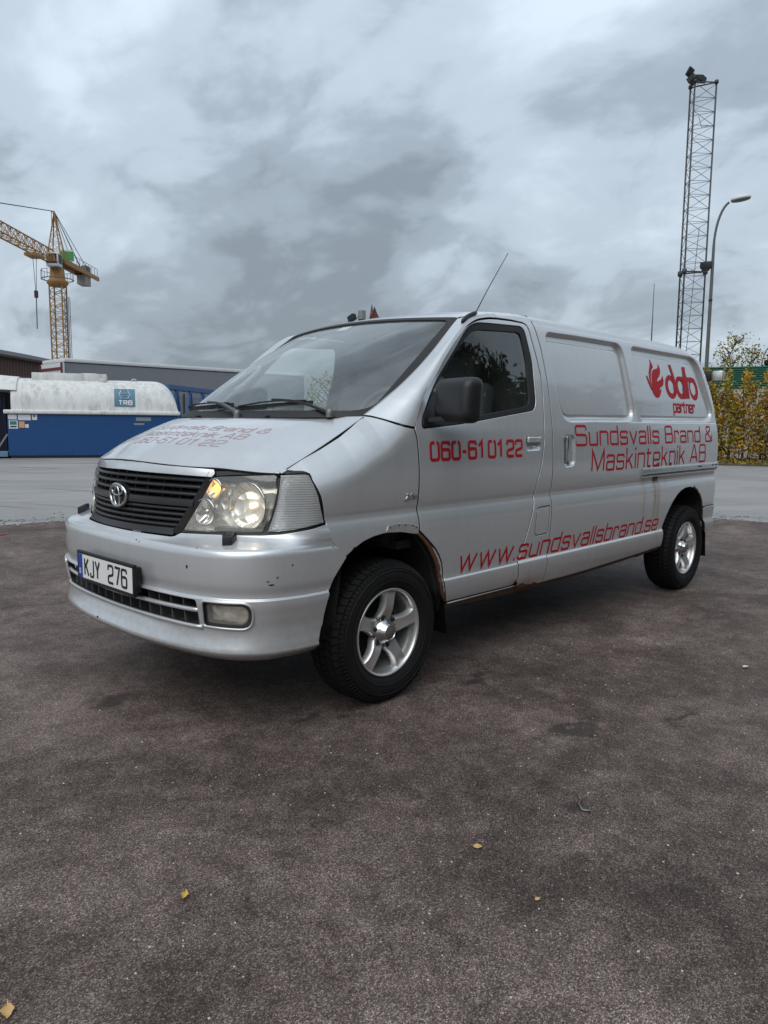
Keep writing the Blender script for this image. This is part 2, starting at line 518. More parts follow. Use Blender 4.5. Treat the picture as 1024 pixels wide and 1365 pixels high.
t = NT('lamp_cream'); co = t.coord(); vv = t.n('ShaderNodeTexVoronoi', feature='F1'); t.l(co, vv.inputs['Vector']); vv.inputs['Scale'].default_value = 17
t.bsdf(Base_Color=(.93, .915, .875), Metallic=.6, Roughness=.22, Normal=t.bump(vv.outputs['Distance'], .45, .03)); M['cream'] = t.m
t = NT('reflector_fluted'); co = t.coord(); wv = t.n('ShaderNodeTexWave', wave_type='BANDS', bands_direction='Y'); t.l(co, wv.inputs[0]); wv.inputs['Scale'].default_value = 12; wv.inputs['Distortion'].default_value = .4
t.bsdf(Base_Color=(.95, .945, .92), Metallic=.85, Roughness=.13, Normal=t.bump(wv.outputs[1], .25, .012)); M['reflector_fluted'] = t.m
# ---------------------------------------------------------------- van body surfaces (metres; x forward, y to the van's left, z up)
def sm(a, b, x):
    t = np.clip((x - a) / (b - a), 0, 1)
    return t * t * (3 - 2 * t)


def pchip(xk, yk, x):
    """monotone cubic interpolation; yk may be (n,) or (n, m)"""
    xk = np.asarray(xk, float); yk = np.asarray(yk, float)
    flat = yk.ndim == 1
    if flat: yk = yk[:, None]
    h = np.diff(xk)[:, None]; d = np.diff(yk, axis=0) / h
    m = np.zeros_like(yk)
    w1 = 2 * h[1:] + h[:-1]; w2 = h[1:] + 2 * h[:-1]
    ok = d[:-1] * d[1:] > 0
    with np.errstate(divide='ignore', invalid='ignore'):
        hm = (w1 + w2) / (w1 / d[:-1] + w2 / d[1:])
    m[1:-1] = np.where(ok, hm, 0)
    m[0] = d[0]; m[-1] = d[-1]
    x = np.clip(np.asarray(x, float), xk[0], xk[-1])
    i = np.clip(np.searchsorted(xk, x, side='right') - 1, 0, len(xk) - 2)
    t = ((x - xk[i]) / h[i, 0])[:, None]; hh = h[i]
    r = ((2*t**3 - 3*t**2 + 1) * yk[i] + (t**3 - 2*t**2 + t) * hh * m[i]
         + (-2*t**3 + 3*t**2) * yk[i + 1] + (t**3 - t**2) * hh * m[i + 1])
    return r[:, 0] if flat else r


def catmull(xk, yk, x):
    """C1 cubic through the points (non-uniform), yk (n, m)"""
    xk = np.asarray(xk, float); yk = np.asarray(yk, float)
    flat = yk.ndim == 1
    if flat: yk = yk[:, None]
    m = np.gradient(yk, xk, axis=0)
    x = np.clip(np.asarray(x, float), xk[0], xk[-1])
    i = np.clip(np.searchsorted(xk, x, side='right') - 1, 0, len(xk) - 2)
    h = (xk[i + 1] - xk[i])[:, None]; t = ((x - xk[i]))[:, None] / h
    r = ((2*t**3 - 3*t**2 + 1) * yk[i] + (t**3 - 2*t**2 + t) * h * m[i]
         + (-2*t**3 + 3*t**2) * yk[i + 1] + (t**3 - t**2) * h * m[i + 1])
    return r[:, 0] if flat else r


SIDE_Z = np.array([(.34, .845), (.37, .862), (.40, .874), (.44, .887), (.48, .8938), (.515, .8962), (.531, .8950), (.540, .8865), (.555, .8855),
    (.60, .8885), (.68, .8945), (.76, .8982), (.815, .8990), (.84, .8968), (.87, .8905), (.899, .8822), (.907, .8816), (.93, .8866), (.97, .8922),
    (1.02, .8958), (1.08, .8975), (1.14, .8960), (1.20, .8920), (1.26, .8855), (1.32, .8760), (1.40, .8625), (1.5, .8440), (1.6, .8240),
    (1.7, .8030), (1.8, .7800), (1.86, .7645), (1.88, .757), (1.895, .748)])


def side_p(z):
    return pchip(SIDE_Z[:, 0], SIDE_Z[:, 1], z)


def rpoly(pts, r, n=5):
    """polygon with rounded corners; r one radius or one per corner"""
    pts = [np.array(p, float) for p in pts]; out = []
    k = len(pts)
    rr = r if hasattr(r, '__len__') else [r] * k
    for i in range(k):
        a, b, c_ = pts[i - 1], pts[i], pts[(i + 1) % k]
        u = a - b; v = c_ - b; lu = np.hypot(*u); lv = np.hypot(*v)
        rad = rr[i]
        if rad <= 0: out.append(b); continue
        ang = np.arccos(np.clip(np.dot(u, v) / lu / lv, -1, 1))
        t = min(rad / np.tan(ang / 2), .48 * lu, .48 * lv)
        p0 = b + u / lu * t; p1 = b + v / lv * t
        for j in range(n + 1):
            s = j / n
            out.append((1 - s)**2 * p0 + 2 * s * (1 - s) * b + s * s * p1)
    return np.array(out)


def seg_dist(P, poly, closed=True):
    poly = np.asarray(poly, float)
    A = poly if closed else poly[:-1]
    B = np.roll(poly, -1, 0) if closed else poly[1:]
    best = np.full(len(P), 1e9)
    for s in range(0, len(P), 20000):
        Q = P[s:s + 20000]
        d = B - A; L = (d * d).sum(1) + 1e-12
        t = np.clip(((Q[:, None] - A[None]) * d[None]).sum(2) / L[None], 0, 1)
        e = Q[:, None] - (A[None] + t[..., None] * d[None])
        best[s:s + 20000] = np.sqrt((e * e).sum(2).min(1))
    return best


def inside(P, poly):
    poly = np.asarray(poly, float)
    A = poly; B = np.roll(poly, -1, 0)
    r = np.zeros(len(P), bool)
    for s in range(0, len(P), 20000):
        Q = P[s:s + 20000]
        y = Q[:, 1:2]; x = Q[:, 0:1]
        c = (A[None, :, 1] > y) != (B[None, :, 1] > y)
        with np.errstate(divide='ignore', invalid='ignore'):
            xi = A[None, :, 0] + (y - A[None, :, 1]) * (B[None, :, 0] - A[None, :, 0]) / (B[None, :, 1] - A[None, :, 1])
        r[s:s + 20000] = ((c & (x < xi)).sum(1) % 2) == 1
    return r


def sdist(P, poly):
    d = seg_dist(P, poly)
    return np.where(inside(P, poly), d, -d)          # positive inside


REC1 = rpoly([(-1.405, 1.856), (-2.400, 1.864), (-2.452, 1.329), (-1.475, 1.321)], [.07, .11, .10, .13], 8)
REC1_IN = rpoly([(-1.425, 1.795), (-2.345, 1.800), (-2.385, 1.372), (-1.515, 1.366)], [.02, .05, .03, .09], 6)
REC2 = rpoly([(-2.525, 1.860), (-3.700, 1.856), (-3.925, 1.339), (-2.535, 1.330)], [.06, .22, .12, .05], 8)
REC2_IN = rpoly([(-2.555, 1.797), (-3.600, 1.790), (-3.850, 1.378), (-2.570, 1.374)], [.02, .12, .05, .03], 6)
DISH = rpoly([(-1.062, 1.248), (-1.226, 1.250), (-1.226, 1.158), (-1.070, 1.157)], .03, 5)
SLOT = rpoly([(-1.468, 1.250), (-1.618, 1.250), (-1.616, 1.052), (-1.474, 1.050)], .05, 6)
HOODGAP = np.array([(.051, .746, 1.339), (.127, .751, 1.303), (.23, .758, 1.247), (.344, .764, 1.197), (.448, .769, 1.157), (.567, .775, 1.101), (.62, .778, 1.08)])


def rear_x(z):
    return pchip([.3, .6, .95, 1.2, 1.325, 1.48, 1.6, 1.70, 1.775, 1.84, 1.875, 1.90],
                 [-4.01, -4.03, -4.045, -4.045, -4.045, -4.02, -3.985, -3.945, -3.905, -3.855, -3.815, -3.77], z)


def side_y(x, z, feat=True):
    x = np.asarray(x, float); z = np.asarray(z, float)
    y = side_p(z)
    y = y - .55 * np.maximum(0, x - .28)**2 - .055 * sm(-.95, -.25, x) * sm(1.24, 1.56, z)
    # fender shoulder rolling over to the hood gap
    zt = np.interp(x, HOODGAP[::-1][:, 0][::-1], HOODGAP[:, 2])
    zt = np.where(x < .051, 1.339 + (.051 - x) * .62, zt)
    yt = np.interp(x, HOODGAP[:, 0], HOODGAP[:, 1])
    h = .215
    pt = side_p(np.minimum(zt, 1.895)) - .55 * np.maximum(0, x - .28)**2
    s = np.clip((z - (zt - h)) / h, 0, 1.25)
    fade = sm(-.30, .03, x)
    y = y - fade * (pt - yt) * s**2.3
    # rear corner rounding
    s = np.clip((rear_x(z) + .13 - x) / .13, 0, .995)
    y = y - .13 * (1 - np.sqrt(1 - s * s))
    if feat:
        Pt = np.stack([x, z], -1)
        m = (z > 1.28) & (x < -1.35)
        if m.any():
            Q = Pt[m]; dy = np.zeros(len(Q))
            for out_, in_ in ((REC1, REC1_IN), (REC2, REC2_IN)):
                near = (Q[:, 0] < out_[:, 0].max() + .01) & (Q[:, 0] > out_[:, 0].min() - .01)
                if near.any():
                    d = sdist(Q[near], out_)
                    e = -.028 * sm(0, .028, d)
                    d2 = sdist(Q[near], in_)
                    e += .007 * sm(-.010, .003, d2)
                    dy[near] += e
            y[m] += dy
        # belt-line ledge along the rear side panel
        y = y - .005 * sm(1.322, 1.327, z) * sm(-2.30, -2.50, x) * sm(1.50, 1.36, z)
        m = (np.abs(x + 1.145) < .11) & (np.abs(z - 1.203) < .07)
        if m.any():
            y[m] -= .020 * sm(0, .032, sdist(Pt[m], DISH)) 
        m = (np.abs(x + 1.545) < .10) & (np.abs(z - 1.15) < .13)
        if m.any():
            y[m] -= .022 * sm(0, .026, sdist(Pt[m], SLOT))
    return y


def S(uv, off=0.0, feat=True):
    """side surface: (x, z) -> 3D point; off > 0 lies outside the skin"""
    uv = np.asarray(uv, float)
    return np.stack([uv[:, 0], side_y(uv[:, 0], uv[:, 1], feat) + off, uv[:, 1]], -1)


FS = np.array([0, .22, .42, .60, .757, .907, 1.054, 1.225, 1.345])
_B = np.array([(.915, 0), (.909, .22), (.893, .42), (.860, .60), (.797, .745), (.688, .845), (.55, .888), (.38, .8985), (.26, .8990)])
_L = np.array([(.934, 0), (.928, .22), (.900, .44), (.852, .635), (.783, .765), (.682, .848), (.55, .882), (.42, .889), (.30, .891)])
_C = np.array([(.915, 0), (.908, .22), (.886, .42), (.849, .60), (.785, .742), (.680, .838), (.545, .880), (.39, .891), (.27, .893)])
_N = np.array([(.881, 0), (.863, .20), (.813, .39), (.748, .56), (.672, .705), (.585, .815), (.495, .873), (.38, .8935), (.26, .8960)])
_M = np.array([(.876, 0), (.857, .20), (.806, .39), (.740, .56), (.662, .700), (.577, .808), (.487, .864), (.38, .8815), (.26, .8865)])
_U = np.array([(.845, 0), (.825, .20), (.765, .40), (.700, .54), (.625, .685), (.545, .785), (.455, .848), (.36, .886), (.25, .8960)])


def _sh(T, d):
    """plan curve moved inward by d (metres)"""
    t = np.gradient(T, axis=0); n = np.stack([-t[:, 1], t[:, 0]], -1); n /= np.linalg.norm(n, axis=1)[:, None]
    n[0] = (-1, 0)
    return T + n * d


_ROWS = [(.335, _sh(_L, .060)), (.352, _sh(_L, .030)), (.384, _L), (.392, _sh(_L, .001)), (.405, .25 * _sh(_B, .014) + .75 * _L), (.435, .62 * _sh(_B, .016) + .38 * _L), (.47, _sh(_B, .012)), (.53, _sh(_B, .004)), (.585, _sh(_B, -.004)),
         (.5965, _sh(_B, -.004)), (.604, _sh(_B, .010)), (.612, _sh(_B, .0105)), (.66, _sh(_B, .002)), (.72, _B), (.778, _sh(_B, .001)), (.795, _sh(_B, .007)),
         (.812, .55 * _sh(_B, .010) + .45 * _N), (.828, .2 * _B + .8 * _N), (.846, _N), (.886, _M), (1.10, _U), (1.15, _sh(_U, .03))]
_RZ = np.array([r[0] for r in _ROWS]); _RP = np.stack([r[1].ravel() for r in _ROWS])


def F(uv, off=0.0):
    """front surface (bumper, grille and lamp zone): (s, z) -> 3D; s runs along the plan curve, 0 at the centre line"""
    uv = np.asarray(uv, float)
    s = np.abs(uv[:, 0]); z = uv[:, 1]
    rows = pchip(_RZ, _RP, z).reshape(len(z), 9, 2)
    m = np.gradient(rows, FS, axis=1)
    m[:, 0, 0] = 0
    sc = np.clip(s, 0, FS[-1])
    i = np.clip(np.searchsorted(FS, sc, side='right') - 1, 0, 7)
    k = np.arange(len(z)); h = (FS[i + 1] - FS[i])[:, None]; t = (sc - FS[i])[:, None] / h
    r = ((2*t**3 - 3*t**2 + 1) * rows[k, i] + (t**3 - 2*t**2 + t) * h * m[k, i]
         + (-2*t**3 + 3*t**2) * rows[k, i + 1] + (t**3 - t**2) * h * m[k, i + 1])
    if off:
        T = ((6*t**2 - 6*t) * rows[k, i] + (3*t**2 - 4*t + 1) * h * m[k, i] + (-6*t**2 + 6*t) * rows[k, i + 1] + (3*t**2 - 2*t) * h * m[k, i + 1])
        n = np.stack([T[:, 1], -T[:, 0]], -1); n /= np.linalg.norm(n, axis=1)[:, None] + 1e-9
        r = r + n * off
    return np.stack([r[:, 0], r[:, 1] * np.where(uv[:, 0] < 0, -1, 1), z], -1)


# windscreen / hood frames: rails
WS_EDGE = np.array([(.072, .760, 1.342), (-.02, .756, 1.372), (-.084, .754, 1.396), (-.157, .748, 1.430), (-.289, .733, 1.517), (-.432, .712, 1.627), (-.582, .690, 1.743), (-.700, .669, 1.858)])


def ws_top(b):
    b = np.asarray(b, float)
    return np.stack([-.70 + .09 * (1 - b * b), .669 * b, 1.858 + .024 * (1 - b * b)], -1)


def ws_base(b):
    b = np.asarray(b, float)
    return np.stack([-.045 + .305 * (1 - np.abs(b)**5), .757 * b, 1.340 - .006 * (1 - b * b)], -1)


def WS(uv, off=0.0):
    """windscreen: u 0 (base) .. 1 (top), v -1 .. 1 across"""
    u = uv[:, 0]; b = uv[:, 1]
    lo = ws_base(b); hi = ws_top(b)
    e = np.stack([np.interp(u, np.linspace(0, 1, 8), np.zeros(8))] * 3, -1)
    P = lo * (1 - u)[:, None] + hi * u[:, None]
    P[:, 1] += .020 * b * 4 * u * (1 - u)
    n = np.array([.57, 0, .82])
    bul = .035 * 4 * u * (1 - u) * (1 - .85 * b**4) + .0
    return P + n * (bul + off)[:, None] if np.ndim(off) else P + n * bul[:, None] + n * off


def hood_front(b):
    b = np.asarray(b, float); y = .775 * b
    x = np.interp(np.abs(y), [0, .1, .2, .3, .4, .5, .6, .7, .775], [.842, .8365, .820, .794, .760, .712, .672, .622, .567])
    z = 1.134 - .018 * sm(.0, .5, np.abs(y)) - .015 * sm(.5, .775, np.abs(y))
    return np.stack([x, y, z], -1)


def hood_rear(b):
    b = np.asarray(b, float)
    return np.stack([.051 + .215 * (1 - np.abs(b)**2.2), .746 * b, 1.339 - .012 * (1 - b * b)], -1)


def HOOD(uv, off=0.0):
    """hood: u 0 (front) .. 1 (rear), v -1 .. 1 across"""
    u = uv[:, 0]; b = uv[:, 1]
    P = hood_front(b) * (1 - u)[:, None] + hood_rear(b) * u[:, None]
    P[:, 2] += .042 * np.clip(4 * u * (1 - u), 0, 1) * (1 - np.abs(b)**3) - .008 * 4 * u * (1 - u)
    P[:, 2] += .012 * sm(.95, .72, np.abs(b)) * sm(.0, .25, u) * sm(1.0, .8, u)
    P[:, 2] += off
    return P


ROOF_SEC = np.array([(.748, 1.895), (.741, 1.906), (.731, 1.917), (.715, 1.928), (.692, 1.937), (.655, 1.944), (.59, 1.950), (.42, 1.959), (.2, 1.966), (0, 1.968)])


def roof_fall(x):
    return pchip([-4.0, -3.84, -3.75, -3.62, -3.45, -3.20, -2.8, 3], [.145, .105, .072, .036, .013, .002, 0, 0], x)


def roof_point(x, t):
    """rear roof section: t 0 at the left seam .. 1 at the centre line"""
    L = np.concatenate([[0], np.cumsum(np.hypot(*np.diff(ROOF_SEC, axis=0).T))]); L /= L[-1]
    q = catmull(L, ROOF_SEC, t)
    f = roof_fall(x)
    zs = 1.895 - f
    ys = side_p(zs)
    return np.stack([x, q[:, 0] / .748 * ys, q[:, 1] - f], -1)
# ---------------------------------------------------------------- the van
van = thing('delivery_van', 'weathered silver delivery van with red lettering along its side', 'van')
L_PARTS = []                                        # left-side parts that are mirrored to the right at the end

DOOR_F = [(-.150, 1.284), (-.160, 1.236), (-.168, 1.121), (-.173, .983), (-.172, .912), (-.176, .857), (-.176, .800), (-.205, .778), (-.25, .742), (-.300, .700),
          (-.332, .662), (-.355, .625), (-.370, .575), (-.374, .516), (-.392, .450), (-.405, .412)]
DOOR_R = [(-.985, .4075), (-1.012, .412), (-1.030, .424), (-1.038, .453), (-1.030, .495), (-1.030, .538), (-1.088, .65), (-1.126, .746), (-1.162, .844), (-1.178, .900), (-1.195, .975), (-1.235, 1.099),
          (-1.263, 1.226), (-1.272, 1.30), (-1.284, 1.40), (-1.298, 1.504), (-1.300, 1.59), (-1.286, 1.683), (-1.262, 1.790), (-1.252, 1.845), (-1.236, 1.870), (-1.205, 1.881)]
DOOR_T = [(-1.087, 1.882), (-.945, 1.877), (-.88, 1.872), (-.823, 1.863), (-.778, 1.854), (-.735, 1.840), (-.695, 1.822), (-.661, 1.803), (-.546, 1.715), (-.446, 1.627), (-.355, 1.535), (-.264, 1.452), (-.215, 1.392), (-.174, 1.322)]
BLINE = [(-1.302, 1.9012), (-1.322, 1.850), (-1.348, 1.738), (-1.362, 1.569), (-1.364, 1.434), (-1.357, 1.265), (-1.352, 1.164), (-1.355, 1.011), (-1.358, .93), (-1.352, .903), (-1.358, .856),
         (-1.354, .70), (-1.346, .567), (-1.336, .545), (-1.332, .516), (-1.335, .43), (-1.336, .372)]
ARCH_F = [(.303, .733), (.262, .757), (.226, .775), (.193, .789), (.135, .803), (.073, .810), (.01, .811), (-.045, .807), (-.11, .797), (-.162, .779), (-.200, .750), (-.240, .710), (-.291, .643),
          (-.318, .595), (-.333, .545), (-.340, .49), (-.352, .460), (-.380, .425)]
ARCH_R = [(-2.944, .547), (-2.966, .590), (-3.001, .639), (-3.045, .692), (-3.097, .740), (-3.155, .778), (-3.217, .806), (-3.305, .826), (-3.398, .829), (-3.475, .818), (-3.543, .789), (-3.60, .752), (-3.646, .708), (-3.678, .650)]


def spots(lst):
    """rust field on the side skin: list of (x, z, rx, rz, strength)"""
    def f(uv):
        w = np.zeros(len(uv))
        for x, z, rx, rz, s in lst:
            w = np.maximum(w, s * np.exp(-((uv[:, 0] - x) / rx)**2 - ((uv[:, 1] - z) / rz)**2))
        return w
    return f


def near_line(line, hw, s, z0=-9, z1=9):
    def f(uv):
        d = seg_dist(uv, np.array(line), False)
        return s * np.exp(-(d / hw)**2) * ((uv[:, 1] > z0) & (uv[:, 1] < z1))
    return f


def fmax(*fs): return lambda uv: np.max([f(uv) for f in fs], axis=0)


# --- front wing (fender) with the strip that runs down behind the wheel
lampb = F(np.array([(1.035, 1.102), (1.055, 1.092), (1.072, 1.070), (1.098, 1.040), (1.134, 1.002), (1.166, .95), (1.196, .888)]))[:, [0, 2]]
hg = HOODGAP[:, [0, 2]][1:6]
wing = [(-.150, 1.286), (-.122, 1.290), (-.09, 1.296), (-.05, 1.309), (-.01, 1.327), (.025, 1.341), (.050, 1.344)] + [tuple(p) for p in hg] + [(.545, 1.110), (.50, 1.103)] + [tuple(p) for p in lampb] \
    + [(.409, .871), (.379, .806), (.35, .775)] + ARCH_F + [(-.398, .412)] + DOOR_F[::-1][1:]
wing_poly = np.array(wing)
fender = patch('fender', wing_poly, lambda u: S(u), .014, M['paint'], van, flip=True, gap=.0042, hem=.02, bres=.010,
               fine=[(np.array(ARCH_F), .05, .008, False), (np.array([(-.2, .903), (.45, .903)]), .03, .008, False)],
               attrs=dict(wear=fmax(near_line(ARCH_F[9:], .034, 1.05), spots([(.250, .752, .020, .030, 1.0), (-.375, .44, .03, .03, .9), (-.185, .755, .03, .02, .7), (-.335, .50, .014, .10, .66)])),
                          stain=near_line(ARCH_F[8:], .035, .35)))
L_PARTS.append(fender)

# --- front door
win_out = rpoly([(-.205, 1.286), (-.229, 1.336), (-.399, 1.509), (-.585, 1.697), (-.715, 1.833), (-1.20, 1.855), (-1.228, 1.66), (-1.205, 1.392), (-.525, 1.311)], [.012, .05, .0, .0, .22, .055, .3, .075, 0], 7)
win_glass = rpoly([(-.268, 1.312), (-.292, 1.392), (-.385, 1.485), (-.585, 1.684), (-.722, 1.799), (-1.162, 1.824), (-1.180, 1.66), (-1.150, 1.408), (-.525, 1.330)], [.01, .03, 0, 0, .20, .05, .3, .06, 0], 7)
door_poly = np.array(DOOR_F + DOOR_R + DOOR_T)
ck = rpoly([(-1.055, 1.25), (-1.232, 1.252), (-1.232, 1.152), (-1.062, 1.150)], .03)
door = patch('front_door', door_poly, lambda u: S(u), .014, M['paint'], van, flip=True, holes=[win_out], gap=.0042, hem=.02, bres=.010,
             fine=[(ck, .03, .005, True), (np.array([(-.16, .903), (-1.25, .903)]), .025, .009, False), (np.array([(-.37, .537), (-1.07, .537)]), .022, .009, False)],
             attrs=dict(wear=fmax(spots([(-1.022, .418, .035, .03, .8), (-1.036, .46, .010, .04, .6), (-.97, .412, .12, .008, .55), (-.40, .43, .02, .03, .5)])), stain=spots([(-1.0, .42, .06, .05, .5)])))
L_PARTS.append(door)
seal = patch('window_seal', win_out, lambda u: S(u, -.004, False), .02, M['rubber'], door, flip=True, holes=[win_glass], hem=.012, bres=.012)
pane = patch('window_glass', win_glass + 0, lambda u: S(u, -.011, False), .03, M['sideglass'], door, flip=True, hem=0, bres=.02)
tri = rpoly([(-.211, 1.292), (-.232, 1.332), (-.300, 1.402), (-.375, 1.478), (-.360, 1.307)], .012)
patch('mirror_base', tri, lambda u: S(u, .002, False), .02, M['black'], door, flip=True, hem=.012, bres=.012)
# handle: a flap over the dish and a lock
bm = bmesh.new()
yh = float(side_y(np.array([-1.14]), np.array([1.215]), False)[0])
add_box(bm, (-1.143, yh + .006, 1.222), (.128, .018, .034), bevel=.008, seg=3)
bm_obj('door_handle', bm, M['paint'], door, angle=R(50))
bm = bmesh.new(); add_lathe(bm, [(.0, .004), (.007, .004), (.008, .0), (.008, -.008)], 14, 'Y', (-1.213, yh + .004, 1.222))
bm_obj('door_lock', bm, M['ink'], door)

# --- B-pillar panel with fuel flap
FUEL = rpoly([(-1.196, .832), (-1.335, .836), (-1.327, .676), (-1.186, .672)], [.035, .008, .008, .03], 6)
pillar_poly = np.array([(-1.05, .372)] + [(-1.045, .41)] + DOOR_R[2:] + [(-1.087, 1.884), (-.955, 1.8795), (-.955, 1.9008), (-1.12, 1.9008)] + BLINE)
pillar = patch('pillar_panel', pillar_poly, lambda u: S(u), .014, M['paint'], van, flip=True, holes=[FUEL], gap=.0035, hem=.02, bres=.010, hole_hem=True,
               attrs=dict(wear=spots([(-1.10, .385, .09, .028, .95), (-1.20, .380, .14, .018, .75), (-1.05, .43, .012, .05, .6)]), stain=spots([(-1.15, .40, .16, .06, .6)])))
L_PARTS.append(pillar)
L_PARTS.append(patch('fuel_flap', FUEL, lambda u: S(u, -.0008), .018, M['paint'], van, flip=True, gap=.0022, hem=.012, bres=.010, rnd=.0015))

# --- long side panel (blanked windows, rear arch)
xs = np.linspace(-1.305, -3.78, 60)
top = [(x, 1.895 - float(roof_fall(np.array([x]))[0])) for x in xs[1:]]
zs = np.linspace(1.80, .655, 26)
rear = [(float(rear_x(np.array([z]))[0]) + .001, z) for z in zs]
top = [p for p in top if p[0] > rear_x(np.array([p[1]]))[0] + .002]
top = [(x, z + .0066) for x, z in top]
side_poly = np.array(BLINE[::-1] + top + rear + ARCH_R[::-1] + [(-2.952, .50), (-2.960, .405), (-2.60, .392), (-1.85, .372), (-1.60, .370)])
side_panel = patch('side_panel', side_poly, lambda u: S(u), .015, M['paint'], van, flip=True, gap=.0038, hem=.02, bres=.011,
                   fine=[(REC1, .05, .0065, True), (REC2, .05, .0065, True), (REC1_IN, .014, .005, True), (REC2_IN, .014, .005, True), (SLOT, .04, .005, True),
                         (np.array([(-1.36, .903), (-4.0, .903)]), .025, .010, False), (np.array([(-1.36, .537), (-2.95, .537)]), .022, .010, False),
                         (np.array([(-2.3, 1.3245), (-4.0, 1.3245)]), .008, .005, False), (np.array(ARCH_R), .03, .009, False)],
                   attrs=dict(wear=fmax(spots([(-2.79, 1.028, .035, .022, .85), (-3.01, 1.026, .03, .022, .75), (-2.775, .925, .035, .03, .70), (-2.585, .938, .03, .012, .62), (-2.93, .945, .03, .010, .55), (-2.86, .40, .14, .02, .7), (-1.40, .375, .10, .010, .6)]),
                                        near_line(ARCH_R[9:], .026, .95)),
                              stain=fmax(spots([(-2.588, .78, .024, .22, .50), (-2.765, .80, .022, .20, .95), (-2.825, .74, .026, .24, .70), (-2.60, .66, .016, .12, .25), (-2.80, .93, .05, .05, .5), (-2.95, .90, .012, .06, .35)]), spots([(-2.9, .41, .12, .04, .4)]))))
L_PARTS.append(side_panel)
# sliding-door style grip in its slot
ys = float(side_y(np.array([-1.545]), np.array([1.15]), False)[0])
bm = bmesh.new()
add_box(bm, (-1.512, ys - .002, 1.165), (.030, .020, .150), bevel=.007, seg=3)
add_box(bm, (-1.512, ys - .001, 1.230), (.036, .022, .016), bevel=.003)
bm_obj('side_handle', bm, M['steel'], side_panel, angle=R(50))
bm = bmesh.new(); add_box(bm, (-1.540, ys - .012, 1.072), (.044, .012, .034), bevel=.006); bm_obj('handle_lock', bm, M['steel'], side_panel, angle=R(50))
# C-section rail on the rear quarter
bm = bmesh.new()
yr = .896
prof = [(0, .0), (.012, .004), (.016, .014), (.016, .046), (.011, .052), (.004, .054), (.004, .062), (.014, .064), (.014, .070), (0, .072)]
A = []
for x in np.linspace(-2.53, -3.965, 14):
    y0 = float(side_y(np.array([x]), np.array([1.0]), False)[0])
    A.append([bm.verts.new((x, y0 - .004 + p[0], 1.014 - p[1] - (.002 if x > -2.54 else 0))) for p in prof])
for i in range(len(A) - 1):
    for k in range(len(prof) - 1): bm.faces.new((A[i][k], A[i + 1][k], A[i + 1][k + 1], A[i][k + 1]))
bm.faces.new(A[0]); bm.faces.new(A[-1])
rail = bm_obj('door_rail', bm, M['steel'], van, angle=R(35)); L_PARTS.append(rail)
bm = bmesh.new()
xx = np.linspace(-2.545, -3.955, 12); yy = side_y(xx, np.full(12, .957), False)
for i in range(11): add_bar(bm, (xx[i], yy[i] + .0065, .9585), (xx[i + 1], yy[i + 1] + .0065, .9585), .006, .0075)
bm_obj('rail_slot_shade', bm, M['ink'], rail)  # black strip painted in as the shade of the rail's groove
bm = bmesh.new()
for x in (-3.55, -3.82, -3.90):
    bm = bmesh.new(); add_box(bm, (x, yr + .011, .990), (.07 if x > -3.6 else .03, .004, .010)); bm_obj('rail_clip', bm, M['ink'], rail)
bm = bmesh.new()
for x, y, z, w, d_, h in ((-2.785, .8935, 1.026, .06, .006, .026), (-3.01, .8935, 1.026, .05, .006, .022), (-2.775, .886, .925, .065, .012, .034)):
    bm = bmesh.new(); add_box(bm, (x, y, z), (w, d_, h), bevel=.003); bm_obj('rust_lump', bm, M['brownsill'], rail)

# --- sill under the doors
sill = [(-.425, .40), (-.43, .378), (-1.0, .352), (-1.5, .345), (-2.2, .356), (-2.96, .385), (-2.96, .41), (-1.9, .395), (-1.1, .39)]
L_PARTS.append(patch('sill', sill, lambda u: S(u, -.012), .03, M['brownsill'], van, flip=True, hem=.05, bres=.02))
bm = bmesh.new(); add_tube(bm, [(-.43, .868, .402), (-1.0, .868, .400), (-1.04, .866, .398)], .0045, 6)
L_PARTS.append(bm_obj('sill_seam', bm, M['paint'], van))

# --- rear bumper corner
rb = np.array([(-3.690, .646), (-4.022, .652), (-4.022, .50), (-3.95, .472), (-3.80, .432), (-3.770, .437), (-3.712, .56)])


def RB(u): 
    P = S(u, .010, False); P[:, 1] -= .02 * sm(.62, .654, u[:, 1]) * 0; return P


rbump = patch('rear_bumper', rpoly(rb, [.012, .012, .05, .05, .02, .02, .05]), RB, .02, M['paint'], van, flip=True, hem=.03, bres=.012,
              attrs=dict(wear=spots([(-3.70, .65, .03, .012, .7), (-3.80, .652, .05, .006, .5), (-3.93, .652, .05, .006, .45)]), stain=spots([])))
L_PARTS.append(rbump)

# --- A pillar between door gap and windscreen
def arc(P, n):
    P = np.asarray(P, float); L = np.concatenate([[0], np.cumsum(np.linalg.norm(np.diff(P, axis=0), axis=1))])
    t = np.linspace(0, L[-1], n); return np.stack([np.interp(t, L, P[:, k]) for k in range(3)], -1)


gapline = [(-.148, 1.292), (-.168, 1.326), (-.209, 1.397), (-.258, 1.458), (-.349, 1.541), (-.440, 1.633), (-.541, 1.721), (-.657, 1.809), (-.692, 1.828), (-.733, 1.846), (-.777, 1.860), (-.823, 1.869), (-.88, 1.878), (-.950, 1.8835)]
gl = np.array(gapline)
Arail = arc(np.stack([gl[:, 0], side_p(gl[:, 1]), gl[:, 1]], -1), 60)
Brail = arc(np.concatenate([WS(np.stack([np.linspace(0, 1, 12), np.ones(12)], -1)), [(-.80, .668, 1.884), (-.95, .672, 1.918)]]), 60)
nA = 60; nV = 16
dA = np.gradient(Arail, axis=0); dA /= np.linalg.norm(dA, axis=1)[:, None]
px_ = dA[:, 2]; pz_ = -dA[:, 0]; ln = np.hypot(px_, pz_); px_ /= ln; pz_ /= ln
slope = (side_p(Arail[:, 2] + .005) - side_p(Arail[:, 2] - .005)) / .01
